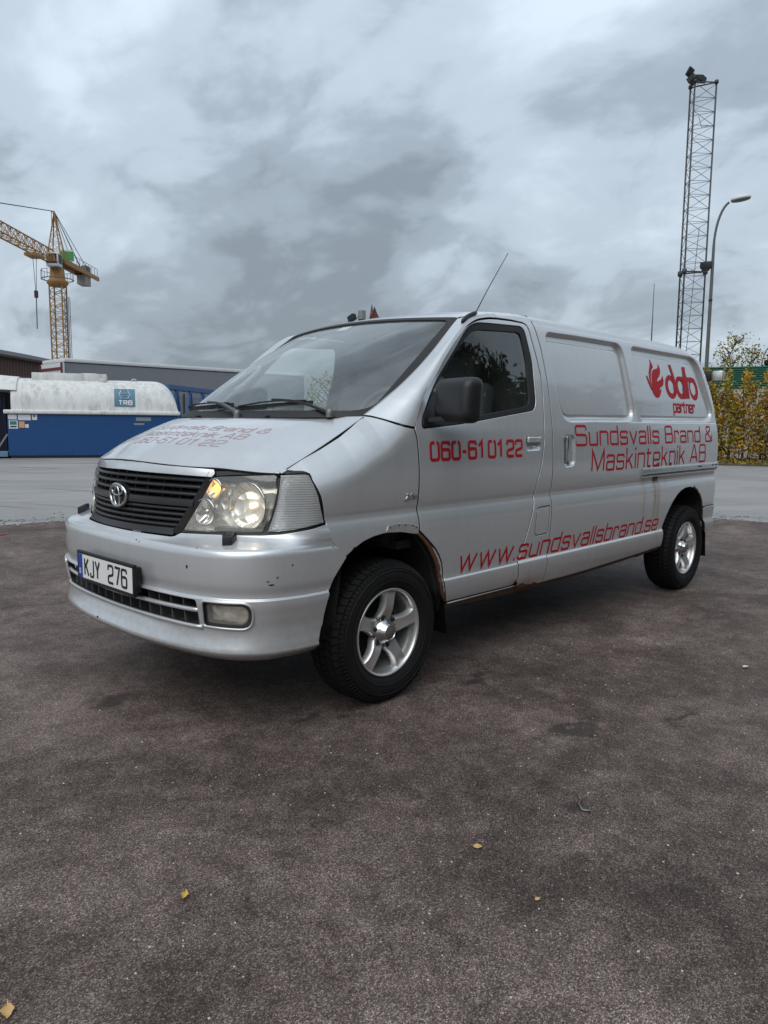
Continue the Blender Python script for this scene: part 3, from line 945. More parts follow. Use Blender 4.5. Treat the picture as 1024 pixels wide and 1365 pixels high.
TA = np.stack([px_, slope * pz_, pz_], -1) * .13
wB = np.linspace(0, 1, nA)[:, None]
TB = np.array([-.03, -1.0, .10]) * .12 * np.ones((nA, 1))
v = np.linspace(0, 1, nV)[None, :, None]
Ap = (2*v**3 - 3*v**2 + 1) * Arail[:, None] + (v**3 - 2*v**2 + v) * TA[:, None] + (-2*v**3 + 3*v**2) * Brail[:, None] + (v**3 - v**2) * TB[:, None]
sx = np.array([-.148, -.122, -.09, -.05, -.01, .025, .060]); sz = np.array([1.292, 1.296, 1.302, 1.314, 1.331, 1.344, 1.345])
sv = np.linspace(0, 1, nV); sxx = np.interp(sv, np.linspace(0, 1, 7), sx); szz = np.interp(sv, np.linspace(0, 1, 7), sz)
seam = S(np.stack([sxx, szz], -1)); seam[-1] = Brail[0]
seam[:, 1] += np.linspace(Arail[0, 1] - seam[0, 1], 0, nV)
uu = np.linspace(0, 1, nA)
Ap = Ap + ((1 - uu)**4)[:, None, None] * (seam - Ap[0])[None]
apil = grid('a_pillar', Ap, M['paint'], van)
L_PARTS.append(apil)
# black vent trim on the pillar with the aerial growing out of it
ia, ib = 43, 51
pts = [Ap[i, 5] + np.array([.003, .006, .006]) for i in range(41, 51)]
bm = bmesh.new(); add_tube(bm, pts, [.004] + [.011] * 8 + [.004], 8)
trim = bm_obj('aerial_base', bm, M['black'], van, smooth=True)
bm = bmesh.new(); p0 = Vector(pts[-2]); 
add_tube(bm, [p0 + Vector((.02, 0, -.03)), p0 + Vector((-.08, .02, .13)), p0 + Vector((-.20, .06, .33))], [.0028, .0024, .0018], 6); bm_obj('aerial', bm, M['satin'], trim, smooth=True)

# --- roof
NT_, NX = 44, 70
tau = np.linspace(0, 1, NT_)
sec = roof_point(np.full(NT_, -1.2), tau)
Wc = np.array([(-.70, .669, 1.858), (-.80, .668, 1.884), (-.95, .672, 1.918), (-.95, .700, 1.918), (-.952, .7315, 1.905), (-.953, .7535, 1.8835)])
roofP = []
front = []
for k in range(NT_):
    y = sec[k, 1]
    if y <= .672: front.append(ws_top(np.array([y / .672]))[0])
    else:
        w = (y - .672) / (sec[0, 1] - .672)
        front.append(np.array([-.70 - .25 * sm(0, .22, np.array(w)), 0, 0]) + np.array([0, y, 1.858 + .0255 * 0 + (np.interp(w, [0, .12, .35, .65, 1], [0, .034, .060, .058, .0365]))]))
front = np.array(front)
for k in range(NT_):
    row = []
    f = front[k]
    for j in range(NX):
        u = j / (NX - 1)
        xe = -1.25
        n1 = 26
        if j < n1:
            q = j / n1; x = f[0] + (xe - f[0]) * q; ze = roof_point(np.array([x]), np.array([tau[k]]))[0]
            h00 = 2*q**3 - 3*q**2 + 1; h10 = q**3 - 2*q**2 + q; h01 = 1 - h00
            m0 = .34 * (f[0] - xe) * sm(.70, .60, np.array(f[1]))
            z = f[2] * h00 + m0 * h10 + ze[2] * h01; y = f[1] * h00 + ze[1] * h01
            row.append((x, y, z))
        else:
            q = (j - n1) / (NX - 1 - n1); x = xe + (-3.79 - xe) * q
            row.append(tuple(roof_point(np.array([x]), np.array([tau[k]]))[0]))
    roofP.append(row)
roofP = np.array(roofP)
full = np.concatenate([roofP, (roofP * np.array([1, -1, 1]))[::-1][1:]])
roof = grid('roof', full, M['paint'], van, flip=True)
# seam of the body side carried up over the roof edge, pressed ribs across the roof
bm = bmesh.new()
for s in (1, -1):
    bm = bmesh.new(); add_tube(bm, [roofP[i][int(np.argmin(np.abs(roofP[i][:, 0] - xx)))] * np.array([1, s, 1]) + np.array([0, 0, .0005]) for i, xx in ((0, -1.300), (3, -1.285), (7, -1.265), (11, -1.25))], .003, 5); bm_obj('roof_joint', bm, M['ink'], roof)
# --- tailgate closes the back
ts = np.linspace(0, 1, NT_)
endrow = full[:, -1]
down = []
for w in np.linspace(0, 1, 24):
    z = endrow[:, 2] * (1 - w) + .50 * w
    xb = rear_x(np.clip(z, .4, 1.9)) - .012
    yb = np.sign(endrow[:, 1]) * np.minimum(np.abs(endrow[:, 1]), 9)
    frac = endrow[:, 1] / np.abs(endrow[:, 1]).max()
    yy = frac * (side_p(np.clip(z, .4, 1.89)) - .105)
    row = np.stack([xb - .05 * (1 - np.abs(frac)**3) * np.minimum(1, w * 4), yy, z], -1)
    if w == 0: row = endrow.copy()
    down.append(row)
tail = grid('tailgate', np.array(down), M['paint'], van, flip=True)
bm = bmesh.new(); add_box(bm, (-4.10, .80, 1.21), (.05, .05, .10), bevel=.012); add_box(bm, (-4.09, .79, 1.02), (.04, .06, .26), bevel=.012)
bm_obj('tail_lamp', bm, M['satin'], tail, angle=R(50))
bm = bmesh.new(); add_box(bm, (-4.05, .715, 1.725), (.05, .10, .090), bevel=.014); add_box(bm, (-4.00, .66, 1.76), (.10, .03, .02), bevel=.004)
rm_ = bm_obj('rear_mirror', bm, M['black'], tail, angle=R(50))
bm = bmesh.new(); add_box(bm, (-4.075, .815, 1.728), (.05, .085, .082), bevel=.010); bm_obj('mirror_back', bm, M['alloy'], rm_, angle=R(50))

# --- hood
HS = np.array([.62, .75])
hood_poly = np.concatenate([[(0, v_) for v_ in np.linspace(-1.004, 1.004, 40)], [(1, v_) for v_ in np.linspace(1.004, -1.004, 40)]]) * HS
hood = patch('hood', hood_poly, lambda u: HOOD(u / HS), .020, M['paint'], van, flip=True, gap=.0022, hem=.025, bres=.016)
# --- windscreen, its rubber surround, the cowl
wsp = rpoly([(0, -1), (1, -1), (1, 1), (0, 1)], [.08, .05, .05, .08], 8)
WSC = np.array([.72, .71])
ws = patch('windscreen', wsp * WSC, lambda u: WS(u / WSC, -.004), .035, M['windscreen'], van, flip=True, gap=.012, hem=0, bres=.025)
inner_ = rpoly([(.035, -.960), (.980, -.960), (.980, .960), (.035, .960)], [.09, .05, .05, .09], 8)
patch('windscreen_seal', rpoly([(-.012, -1.016), (1.012, -1.022), (1.012, 1.022), (-.012, 1.016)], [.08, .04, .04, .08], 8) * WSC, lambda u: WS(u / WSC, .004), .03, M['rubber'], van, flip=True, holes=[inner_ * WSC], hem=.02, bres=.02)
cw = [(v_, 0) for v_ in np.linspace(-.97, .97, 40)]
P = []
for w, off in ((0, .0), (.35, -.006), (.7, -.012), (1, -.012)):
    b_ = np.linspace(-.98, .98, 50)
    a = ws_base(b_) + np.array([0, 0, .002]); h_ = hood_rear(b_) + np.array([-.004, 0, -.006])
    P.append(a * (1 - w) + h_ * w + np.array([0, 0, off]))
grid('cowl', np.array(P), M['black'], van)
st = patch('inspection_sticker', np.array([(.90, -.10), (.965, -.10), (.965, .02), (.90, .02)]) * WSC, lambda u: WS(u / WSC, -.006), .05, M['white'], ws, flip=True, hem=0)


# --- wipers
def on_ws(u, v_, off=.012): return Vector(WS(np.array([[u, v_]]), off)[0])


for (pu, pv), (eu, ev), (b0, b1) in (((-.005, .83), (.085, .36), ((.055, -.02), (.100, .66))), ((-.005, .10), (.075, -.36), ((.050, -.86), (.090, -.10)))):
    p = on_ws(pu, pv, .02); q = on_ws(eu, ev, .030)
    bm = bmesh.new(); add_lathe(bm, [(0, .02), (.014, .018), (.018, 0), (.018, -.02)], 14, 'Z', tuple(p))
    w_ = bm_obj('wiper', bm, M['alloy_dirty'], van)
    bm = bmesh.new()
    for i in range(6):
        f0, f1 = i / 6, (i + 1) / 6
        a = p.lerp(q, f0) + Vector((0, 0, .018 * math.sin(math.pi * f0))); c_ = p.lerp(q, f1) + Vector((0, 0, .018 * math.sin(math.pi * f1)))
        add_bar(bm, a, c_, .030 - .016 * f1, .012)
    bm_obj('wiper_arm', bm, M['satin'], w_)
    bm = bmesh.new()
    pts = [on_ws(b0[0] + (b1[0] - b0[0]) * i / 8, b0[1] + (b1[1] - b0[1]) * i / 8, .004) for i in range(9)]
    for a, c_ in zip(pts[:-1], pts[1:]): add_bar(bm, a, c_, .006, .016)
    pts2 = [on_ws(b0[0] + (b1[0] - b0[0]) * t_, b0[1] + (b1[1] - b0[1]) * t_, .014 + .014 * (1 - abs(2 * t_ - 1))) for t_ in (.06, .2, .4, .6, .8, .94)]
    for a, c_ in zip(pts2[:-1], pts2[1:]): add_bar(bm, a, c_, .010, .007)
    bm_obj('wiper_blade', bm, M['rubber'], w_)
for v_ in (-.36, .42):
    P = HOOD(np.array([[.93, v_]]))[0]
    bm = bmesh.new(); add_box(bm, P + np.array([0, 0, .006]), (.030, .022, .014), bevel=.005); bm_obj('washer_nozzle', bm, M['black'], hood, angle=R(60))

# --- bumper
def fb(*p): return np.array(p, float)


half_top = [(0, .826), (.405, .826), (.425, .829), (.447, .842), (.62, .846), (.82, .850), (.90, .855), (.971, .862), (1.08, .872), (1.185, .883), (1.203, .884), (1.211, .871), (1.240, .806), (1.270, .770), (1.308, .735)]
half_side = [(1.268, .69), (1.237, .652), (1.222, .61), (1.210, .60), (1.198, .56), (1.186, .50), (1.181, .45), (1.184, .41), (1.196, .388), (1.198, .350), (1.190, .337)]
bp = half_top + half_side + [(s_, .336) for s_ in np.linspace(1.15, 0, 24)]
bp_full = np.array(bp[:-1] + [(-a, b_) for a, b_ in bp[::-1]][:-1])
opening = rpoly([(-.605, .590), (.605, .590), (.612, .482), (-.612, .482)], .015, 4)
fogL = rpoly([(.640, .590), (.852, .588), (.848, .484), (.636, .488)], [.018, .05, .05, .018], 7)
fogR = fogL * np.array([-1, 1])
bumper = patch('bumper', bp_full, lambda u: F(u), .014, M['paint'], van, holes=[opening, fogL, fogR[::-1]], gap=.0015, hem=.03, bres=.010, flip=False,
               fine=[(np.array([(-1.2, .60), (1.2, .60)]), .016, .0055, False), (np.array([(-1.2, .388), (1.2, .388)]), .012, .005, False), (np.array([(-1.2, .815), (1.2, .815)]), .035, .008, False), (opening, .02, .007, True)],
               attrs=dict(wear=lambda u: spots([(.559, .722, .007, .007, .8), (.929, .662, .010, .004, .75), (.94, .672, .006, .005, .6), (-.46, .735, .007, .012, .8), (.26, .792, .009, .005, .6), (.16, .80, .008, .004, .6), (1.0, .70, .006, .004, .6), (-.1, .392, .010, .006, .62)])(u), stain=lambda u: 0 * u[:, 0]))
# sensor holes, a scrape and chips in the bumper skin
for s_, z_, ry, rz_ in ((.559, .722, .006, .008), (-.62, .742, .005, .014), (.929, .662, .013, .0035), (.915, .676, .006, .003), (.955, .690, .004, .004), (.60, .800, .004, .003), (.21, .795, .006, .003), (.235, .790, .004, .003), (-.13, .393, .010, .006), (1.02, .735, .005, .003)):
    bm = bmesh.new(); bmesh.ops.create_uvsphere(bm, u_segments=8, v_segments=6, radius=1)
    c0 = F(np.array([[s_, z_]]), 0)[0]; c1 = F(np.array([[s_ + .01, z_]]), 0)[0]; an = math.atan2(c1[1] - c0[1], c1[0] - c0[0])
    bmesh.ops.transform(bm, matrix=Matrix.Translation(c0) @ Matrix.Rotation(an, 4, 'Z') @ Matrix.Diagonal((ry, .0018, rz_, 1)), verts=bm.verts); bm_obj('bumper_chip', bm, M['ink'], bumper, smooth=True)
# bright rolled lip round opening and fog lamps
bm = bmesh.new()
add_tube(bm, [F(np.array([[s_, .478]]), .002)[0] for s_ in np.linspace(-.63, .63, 40)], .0085, 8)
add_tube(bm, [F(np.array([[s_, .536 + .016 * abs(s_)]]), -.012)[0] for s_ in np.linspace(-.615, .615, 40)], .0100, 8)
lips = bm_obj('grille_bar', bm, M['paint'], bumper, smooth=True)
for sg in (1, -1):
    ring = rpoly([(.636, .592), (.856, .592), (.852, .480), (.632, .484)], [.018, .05, .05, .018], 7) * np.array([sg, 1])
    bm = bmesh.new(); P = [F(p[None], .001)[0] for p in resample(ring, .02)]; add_tube(bm, P + [P[0]], .0055, 7, cap=False); bm_obj('fog_surround', bm, M['paint'], bumper, smooth=True)
    inn = rpoly([(.652, .576), (.836, .574), (.832, .496), (.648, .500)], [.012, .04, .04, .012], 6) * np.array([sg, 1])
    back = (ring - ring.mean(0)) * 1.02 + ring.mean(0)
    fog = patch('fog_lamp', ring, lambda u: F(u, -.016), .03, M['lampdark'], bumper, holes=[inn if sg > 0 else inn[::-1]], hem=.02, bres=.012)
    patch('fog_lens', inn, lambda u: F(u, -.013), .02, M['lens'], fog, hem=.01, bres=.012)
    patch('fog_reflector', inn, lambda u: F(u, -.040), .02, M['cream'], fog, hem=0, bres=.012)
# lower intake: black back, grey upright fins, floor of the mouth
mouth = [(s_, z_) for s_, z_ in ((-.66, .62), (.66, .62), (.66, .45), (-.66, .45))]
patch('intake_back', mouth, lambda u: F(u, -.11), .06, M['underbody'], bumper, hem=0)
for w in np.linspace(-.57, .57, 15):
    bm = bmesh.new()
    a = F(np.array([[w, .600]]), -.030)[0]; c_ = F(np.array([[w + .022, .475]]), -.018)[0]; a2 = F(np.array([[w, .600]]), -.10)[0]; c2 = F(np.array([[w + .022, .475]]), -.10)[0]
    d = np.array([0, .008, 0])
    add_prism(bm, [a, c_, c2, a2], d); bm_obj('intake_fin', bm, M['fin'], bumper)
fl = np.array([[F(np.array([[s_, .476]]), o_)[0] for s_ in np.linspace(-.62, .62, 30)] for o_ in (0, -.05, -.12)])
grid('intake_floor', fl, M['fin'], bumper)
# headlamp washers
for sg in (1, -1):
    P = F(np.array([[(.700 if sg > 0 else .750) * sg, .822]]), 0)[0]; rz = Matrix.Rotation(.72 * sg, 3, 'Z')
    bm = bmesh.new()
    vs = add_box(bm, (0, 0, 0), (.052, .060, .058), bevel=.010, seg=2)
    for v_ in vs:
        if v_.co.x > 0: v_.co.z -= .010; v_.co.y *= .72
        if v_.co.z > .0 and v_.co.x < 0: v_.co.z += .006
    bmesh.ops.transform(bm, matrix=Matrix.Translation(P + np.array([.004, .002 * sg, .008])) @ rz.to_4x4(), verts=bm.verts)
    bm_obj('headlamp_washer', bm, M['black'], bumper, angle=R(50))

# --- number plate
PX, PZ = .950, .627
bm = bmesh.new()
for a in ((0, .0, .0635, .535, .012), (0, .0, -.0635, .535, .012)): add_box(bm, (PX - .004, 0, PZ + a[2]), (.016, .546, .015), bevel=.003)
for y in (-.2665, .2665): add_box(bm, (PX - .004, y, PZ), (.016, .013, .128), bevel=.003)
add_box(bm, (PX - .026, 0, PZ), (.030, .52, .115), bevel=.008)
plate = bm_obj('number_plate', bm, M['black'], van, angle=R(50))
bm = bmesh.new(); add_box(bm, (PX + .0005, .0, PZ), (.004, .520, .111)); pf = bm_obj('plate_face', bm, M['white'], plate)
bm = bmesh.new(); add_box(bm, (PX + .0032, -.2395, PZ), (.001, .040, .110)); bm_obj('plate_band', bm, M['plateblue'], plate)

# --- grille
GT = [(-.572, 1.108), (-.50, 1.116), (-.3, 1.124), (0, 1.128), (.3, 1.124), (.50, 1.116), (.572, 1.108)]
strip = [(-.572, 1.079), (-.583, 1.092), (-.575, 1.107), (-.50, 1.110), (-.3, 1.1165), (-.15, 1.1245), (0, 1.1275), (.15, 1.1245), (.3, 1.1165), (.50, 1.110), (.575, 1.107), (.583, 1.092), (.572, 1.079), (.3, 1.086), (0, 1.091), (-.3, 1.086)]
grille = patch('grille', strip, lambda u: F(u, .003), .02, M['paint'], van, hem=.02, bres=.012)


def gx(z):  # half width of the grille mouth along s
    return np.interp(z, [.826, .86, 1.0, 1.095], [.402, .432, .515, .566])


def sweep(name, zc, dz, d0, d1, tilt, mat, smin=None, n=40, extra=0.0):
    """horizontal blade following the nose: zc height, dz thickness, from depth d1 to d0"""
    bm = bmesh.new(); rings = []
    for k in range(n + 1):
        w = gx(zc) - .004 + extra; s_ = -w + 2 * w * k / n
        zz = zc + .010 * (1 - (s_ / w)**2) * 0 + np.interp(zc, [.83, 1.10], [.0, .006]) * (1 - (s_ / w)**2)
        q = []
        for dd, hh in ((d0, -dz * .5), (d0 + .002, 0), (d0 - .001, dz * .5), (d1, dz * .42 + tilt), (d1, -dz * .42 + tilt)):
            q.append(bm.verts.new(F(np.array([[s_, zz + hh]]), dd)[0]))
        rings.append(q)
    for k in range(n):
        for j in range(5): bm.faces.new((rings[k][j], rings[k][(j + 1) % 5], rings[k + 1][(j + 1) % 5], rings[k + 1][j]))
    bm.faces.new(rings[0]); bm.faces.new(rings[-1])
    return bm_obj(name, bm, mat, grille, angle=R(40))


for zc, dz in ((1.060, .011), (1.031, .011), (1.000, .011), (.936, .011), (.913, .011), (.890, .011), (.867, .011)):
    sweep('slat', zc, dz, -.004, -.042, .010, M['satin'])
sweep('centre_bar', .964, .030, .002, -.035, .006, M['satin'])
sweep('lower_frame', .842, .026, .000, -.03, .006, M['satin'])
for sg in (1, -1):
    bm = bmesh.new(); zz = np.linspace(.835, 1.092, 12)
    for a, c_ in zip(zz[:-1], zz[1:]):
        add_bar(bm, F(np.array([[sg * (gx(a) - .002), a]]), -.012)[0], F(np.array([[sg * (gx(c_) - .002), c_]]), -.012)[0], .016, .03)
    bm_obj('grille_edge', bm, M['satin'], grille)
patch('grille_back', [(-.58, 1.115), (.58, 1.115), (.41, .815), (-.41, .815)], lambda u: F(u, -.075), .05, M['ink'], grille, hem=0)
zl = [1.084, 1.060, 1.031, 1.000, .966, .936, .913, .890, .867, .842]
for i, (za, zb) in enumerate(zip(zl[:-1], zl[1:])):
    for k in range(-5, 6):
        s_ = k * .098 + (.0 if i % 1 == 0 else .0) 
        if abs(s_) > gx(zb) - .03 or (abs(s_) < .09 and .90 < za < 1.03): continue
        bm = bmesh.new()
        a = F(np.array([[s_ + .010, za]]), -.020)[0]; c_ = F(np.array([[s_ - .008, zb]]), -.020)[0]; a2 = F(np.array([[s_ + .010, za]]), -.06)[0]; c2 = F(np.array([[s_ - .008, zb]]), -.06)[0]
        add_prism(bm, [a, c_, c2, a2], (0, .006, 0)); bm_obj('grille_rib', bm, M['black'], grille)
# emblem: three interlaced ovals on a dark boss
EX, EZ = .880, .9735


def oval(bm, cy, cz, ry, rz_, r, bul=.0, n=40, x=EX):
    P = [(x - .010 * ((cy + ry * math.cos(a)) / .08)**2 - bul, cy + ry * math.cos(a), cz + rz_ * math.sin(a)) for a in np.linspace(0, 2 * math.pi, n + 1)]
    add_tube(bm, P, r, 7, cap=False)


bm = bmesh.new()
oval(bm, 0, EZ, .0735, .0495, .0072); oval(bm, 0, EZ - .004, .0225, .0440, .0052); oval(bm, 0, EZ + .0215, .0490, .0215, .0052)
emb = bm_obj('emblem', bm, M['chrome'], grille, smooth=True)
bm = bmesh.new()
P = [(EX - .014, .080 * math.cos(a), EZ + .056 * math.sin(a)) for a in np.linspace(0, 2 * math.pi, 36, endpoint=False)]
add_prism(bm, P, (-.035, 0, 0)); bm_obj('emblem_boss', bm, M['black'], emb)

# --- headlamps and corner lamps
HL = np.array([(.582, 1.081), (.70, 1.090), (.862, 1.097), (.874, 1.088), (.873, 1.03), (.866, .985), (.846, .915), (.822, .862), (.812, .856), (.70, .853), (.56, .850), (.455, .848), (.452, .853), (.482, .905), (.525, .98), (.56, 1.045)])
CL = np.array([(.886, 1.096), (.95, 1.098), (1.018, 1.099), (1.042, 1.094), (1.060, 1.074), (1.090, 1.040), (1.122, 1.003), (1.156, .945), (1.184, .895), (1.180, .889), (1.08, .879), (.971, .868), (.90, .862), (.834, .858), (.850, .90), (.874, .975), (.882, 1.03)])


def bowl(bm, c, n, r, depth, mi=0, prof=None):
    """parabolic reflector at c facing n"""
    n = Vector(n).normalized(); q = n.to_track_quat('Z', 'Y').to_matrix()
    rings = []
    for k in range(9):
        rr = r * k / 8; hh = depth * (k / 8)**2 - depth
        rings.append([bm.verts.new(Vector(c) + q @ Vector((rr * math.cos(a), rr * math.sin(a), hh))) for a in np.linspace(0, 2 * math.pi, 28, endpoint=False)])
    for i in range(8):
        for j in range(28):
            if i == 0 and j == 0: pass
            f = bm.faces.new((rings[i][j], rings[i][(j + 1) % 28], rings[i + 1][(j + 1) % 28], rings[i + 1][j])) if i else None
            if f: f.smooth = True; f.material_index = mi
    return q


for sg in (1, -1):
    sc_ = np.array([sg, 1]); od = 1 if sg > 0 else -1
    hl = patch('headlamp', HL[::od] * sc_, lambda u: F(u, .001), .025, M['lens'], van, gap=.004, hem=.018, bres=.012)
    hb = (HL - HL.mean(0)) * 1.0 + HL.mean(0)
    patch('lamp_housing', hb[::od] * sc_, lambda u: F(u, -.060), .02, M['cream'], hl, hem=0, bres=.015)
    # side walls of the housing
    ringp = resample(HL[::od] * sc_, .015)
    bm = bmesh.new(); a = [bm.verts.new(F(p[None], -.012)[0]) for p in ringp]; c_ = [bm.verts.new(F(p[None], -.078)[0]) for p in ringp]
    for i in range(len(a)): bm.faces.new((a[i], a[(i + 1) % len(a)], c_[(i + 1) % len(a)], c_[i]))
    bm_obj('lamp_wall', bm, M['cream'], hl, smooth=True)
    fwd = Vector((.96, .22 * sg, .02))
    for nm, s_, z_, r_, dp, off in (('main_reflector', .735, .962, .098, .075, -.016), ('upper_reflector', .582, 1.028, .042, .035, -.012), ('lower_reflector', .545, .930, .056, .045, -.010)):
        bm = bmesh.new(); c0 = F(np.array([[s_ * sg, z_]]), off)[0]
        bowl(bm, c0, fwd, r_, dp)
        rf = bm_obj(nm, bm, M['reflector_fluted'], hl, smooth=True)
        bm = bmesh.new(); q = fwd.to_track_quat('Z', 'Y').to_matrix()
        n_ = 28; P = [Vector(c0) + q @ Vector((r_ * math.cos(a), r_ * math.sin(a), 0)) for a in np.linspace(0, 2 * math.pi, n_ + 1)]
        add_tube(bm, P, .0035, 6, cap=False); bm_obj('reflector_rim', bm, M['chrome'], rf, smooth=True)
        bm = bmesh.new(); bmesh.ops.create_uvsphere(bm, u_segments=14, v_segments=8, radius=.011 if nm == 'main_reflector' else .017)
        bmesh.ops.translate(bm, vec=Vector(c0) - fwd * dp * (.45 if nm != 'main_reflector' else .4), verts=bm.verts)
        bm_obj('bulb', bm, M['amber_lit'] if nm == 'upper_reflector' else (M['bulb_lit'] if nm == 'main_reflector' else M['chrome']), rf, smooth=True)
    # dark shelf along the bottom, pale bezel along the top
    bm = bmesh.new()
    add_prism(bm, [F(np.array([[s_ * sg, z_]]), -.010)[0] for s_, z_ in ((.60, .870), (.815, .872), (.815, .858), (.60, .856))], (-.05, -.02 * sg, 0))
    bm_obj('lamp_shelf', bm, M['lampdark'], hl)
    cl = patch('corner_lamp', CL[::od] * sc_, lambda u: F(u, .001), .018, M['fluted'], van, gap=.004, hem=.014, bres=.012)
    patch('corner_reflector', CL[::od] * sc_, lambda u: F(u, -.05), .03, M['reflector'], cl, gap=.006, hem=0, bres=.015)
    bm = bmesh.new(); bmesh.ops.create_uvsphere(bm, u_segments=12, v_segments=8, radius=.014); bmesh.ops.translate(bm, vec=F(np.array([[1.09 * sg, .955]]), -.022)[0], verts=bm.verts)
    bm_obj('corner_bulb', bm, M['amber'], cl, smooth=True)
    # dark gasket behind lamps
    gsk = np.array([(.44, .84), (.56, 1.05), (.58, 1.10), (.87, 1.108), (1.022, 1.106), (1.050, 1.098), (1.072, 1.07), (1.135, 1.005), (1.195, .893), (1.185, .880), (.971, .856), (.82, .846)])
    patch('lamp_gasket', gsk[::od] * sc_, lambda u: F(u, -.084), .05, M['ink'], van, hem=0)
    patch('lamp_gasket', (rpoly(gsk, .004)[::od]) * sc_, lambda u: F(u, -.009), .03, M['ink'], van, holes=[(HL[::od] * sc_), (CL[::od] * sc_)], hem=0, bres=.015)

# --- wheels
def make_wheel(cx, sy):
    root = bpy.data.objects.new('wheel', None); link(root, van); root.location = (cx, 0, .338); root.scale = (1, sy, 1)
    y1 = .868
    bm = bmesh.new()
    prof = [(.205, y1 - .190), (.215, y1 - .205), (.255, y1 - .212), (.295, y1 - .208), (.318, y1 - .193), (.327, y1 - .170), (.3285, y1 - .10), (.327, y1 - .022), (.320, y1 - .004), (.306, y1 + .012), (.285, y1 + .021), (.262, y1 + .0225), (.240, y1 + .018), (.222, y1 + .009), (.2105, y1 + .001), (.205, y1 - .012)]
    add_lathe(bm, prof, 72, 'Y')
    for r0, dy in ((.292, .021), (.248, .021), (.305, .0135)):        # moulded rings of the sidewall
        add_lathe(bm, [(r0 + .0035, y1 + dy - .0035), (r0 + .002, y1 + dy + .0012), (r0 - .002, y1 + dy + .0014), (r0 - .0035, y1 + dy - .002)], 72, 'Y')
    tyre = bm_obj('tyre', bm, M['tyre'], root, smooth=True)
    bm = bmesh.new()
    n = 58
    for rib, (ya, yb, ra, rb, sk) in enumerate(((-.196, -.160, .318, .3365, .25), (-.154, -.116, .3375, .339, -.3), (-.110, -.078, .339, .339, .3), (-.072, -.036, .339, .3385, -.3), (-.030, .002, .3375, .326, .2))):
        for k in range(n):
            a0 = 2 * math.pi * (k + .06 + .5 * (rib % 2)) / n; a1 = 2 * math.pi * (k + .90 + .5 * (rib % 2)) / n; s_ = sk * 2 * math.pi / n
            q = []
            for yy, rr, sh in ((ya, ra, 0), (yb, rb, s_)):
                for rad in (rr, rr - .016):
                    for a in (a0 + sh, a1 + sh): q.append(bm.verts.new((rad * math.cos(a), y1 + yy, rad * math.sin(a))))
            for f in ((0, 1, 5, 4), (0, 2, 3, 1), (4, 5, 7, 6), (0, 4, 6, 2), (1, 3, 7, 5)): bm.faces.new([q[i] for i in f])
    for k in range(96):                                                # shoulder sipes
        a = 2 * math.pi * k / 96
        p0 = Vector((.3225 * math.cos(a), y1 + .003, .3225 * math.sin(a))); p1 = Vector((.302 * math.cos(a), y1 + .0165, .302 * math.sin(a)))
        add_bar(bm, p0, p1, .009, .005)
    bm_obj('tread', bm, M['tyre'], tyre, kind='stuff')
    # barrel and flange
    bm = bmesh.new()
    add_lathe(bm, [(.2035, y1 - .008), (.2085, y1 - .001), (.2095, y1 + .005), (.206, y1 + .0085), (.200, y1 + .006), (.1955, y1 - .003), (.1925, y1 - .016), (.1905, y1 - .030), (.1885, y1 - .034), (.182, y1 - .055), (.178, y1 - .14)], 64, 'Y')
    rim = bm_obj('rim', bm, M['alloy'], root, smooth=True)
    bm = bmesh.new(); add_lathe(bm, [(.05, y1 - .085), (.13, y1 - .087), (.15, y1 - .10), (.15, y1 - .13)], 40, 'Y'); add_lathe(bm, [(.0, y1 - .060), (.062, y1 - .062), (.066, y1 - .09)], 30, 'Y')
    bm_obj('brake_drum', bm, M['underbody'], root, smooth=True)
    # five broad spokes flowing out of the hub dish
    for k in range(5):
        ang = math.pi / 2 + .09 + 2 * math.pi * k / 5
        bm = bmesh.new(); G = []
        rs = [.040, .062, .078, .095, .115, .140, .165, .185, .1935]
        hw = [.026, .040, .040, .036, .033, .032, .034, .040, .046]
        dp = [-.030, -.026, -.020, -.012, -.006, -.003, -.003, -.005, -.007]
        for r_, w_, d_ in zip(rs, hw, dp):
            row = []
            for j, f_ in enumerate((-1.08, -1.0, -.80, -.55, 0, .55, .80, 1.0, 1.08)):
                hgt = (-.034, -.010, .0, .0, -.0055, .0, .0, -.010, -.034)[j]
                tx = w_ * f_; a = ang
                row.append(bm.verts.new((r_ * math.cos(a) - tx * math.sin(a), y1 + d_ + hgt, r_ * math.sin(a) + tx * math.cos(a))))
            G.append(row)
        for i in range(len(G) - 1):
            for j in range(8): bm.faces.new((G[i][j], G[i][j + 1], G[i + 1][j + 1], G[i + 1][j]))
        bm_obj('spoke', bm, M['alloy'], rim, angle=R(38))
    bm = bmesh.new()
    add_lathe(bm, [(.0, y1 - .034), (.05, y1 - .034), (.074, y1 - .026)], 40, 'Y')
    bm_obj('hub_face', bm, M['alloy_dirty'], rim, smooth=True)
    for k in range(6):
        a = .3 + 2 * math.pi * k / 6
        bm = bmesh.new(); add_lathe(bm, [(.0, y1 - .018), (.0105, y1 - .018), (.0115, y1 - .036)], 6, 'Y', (.071 * math.cos(a), 0, .071 * math.sin(a))); bm_obj('wheel_nut', bm, M['inner'], rim)
    bm = bmesh.new()
    add_lathe(bm, [(.066, y1 - .034), (.060, y1 - .020), (.052, y1 - .010), (.047, y1 - .004), (.0415, y1 + .006), (.0365, y1 + .013), (.033, y1 + .0135), (.031, y1 + .011), (.0, y1 + .011)], 36, 'Y')
    cap_ = bm_obj('hub_cap', bm, M['chrome'], root, angle=R(30))
    bm = bmesh.new(); add_lathe(bm, [(.030, y1 + .0113), (.029, y1 + .0122), (.0, y1 + .0124)], 30, 'Y'); bm_obj('cap_badge', bm, M['alloy_dirty'], cap_)
    return root


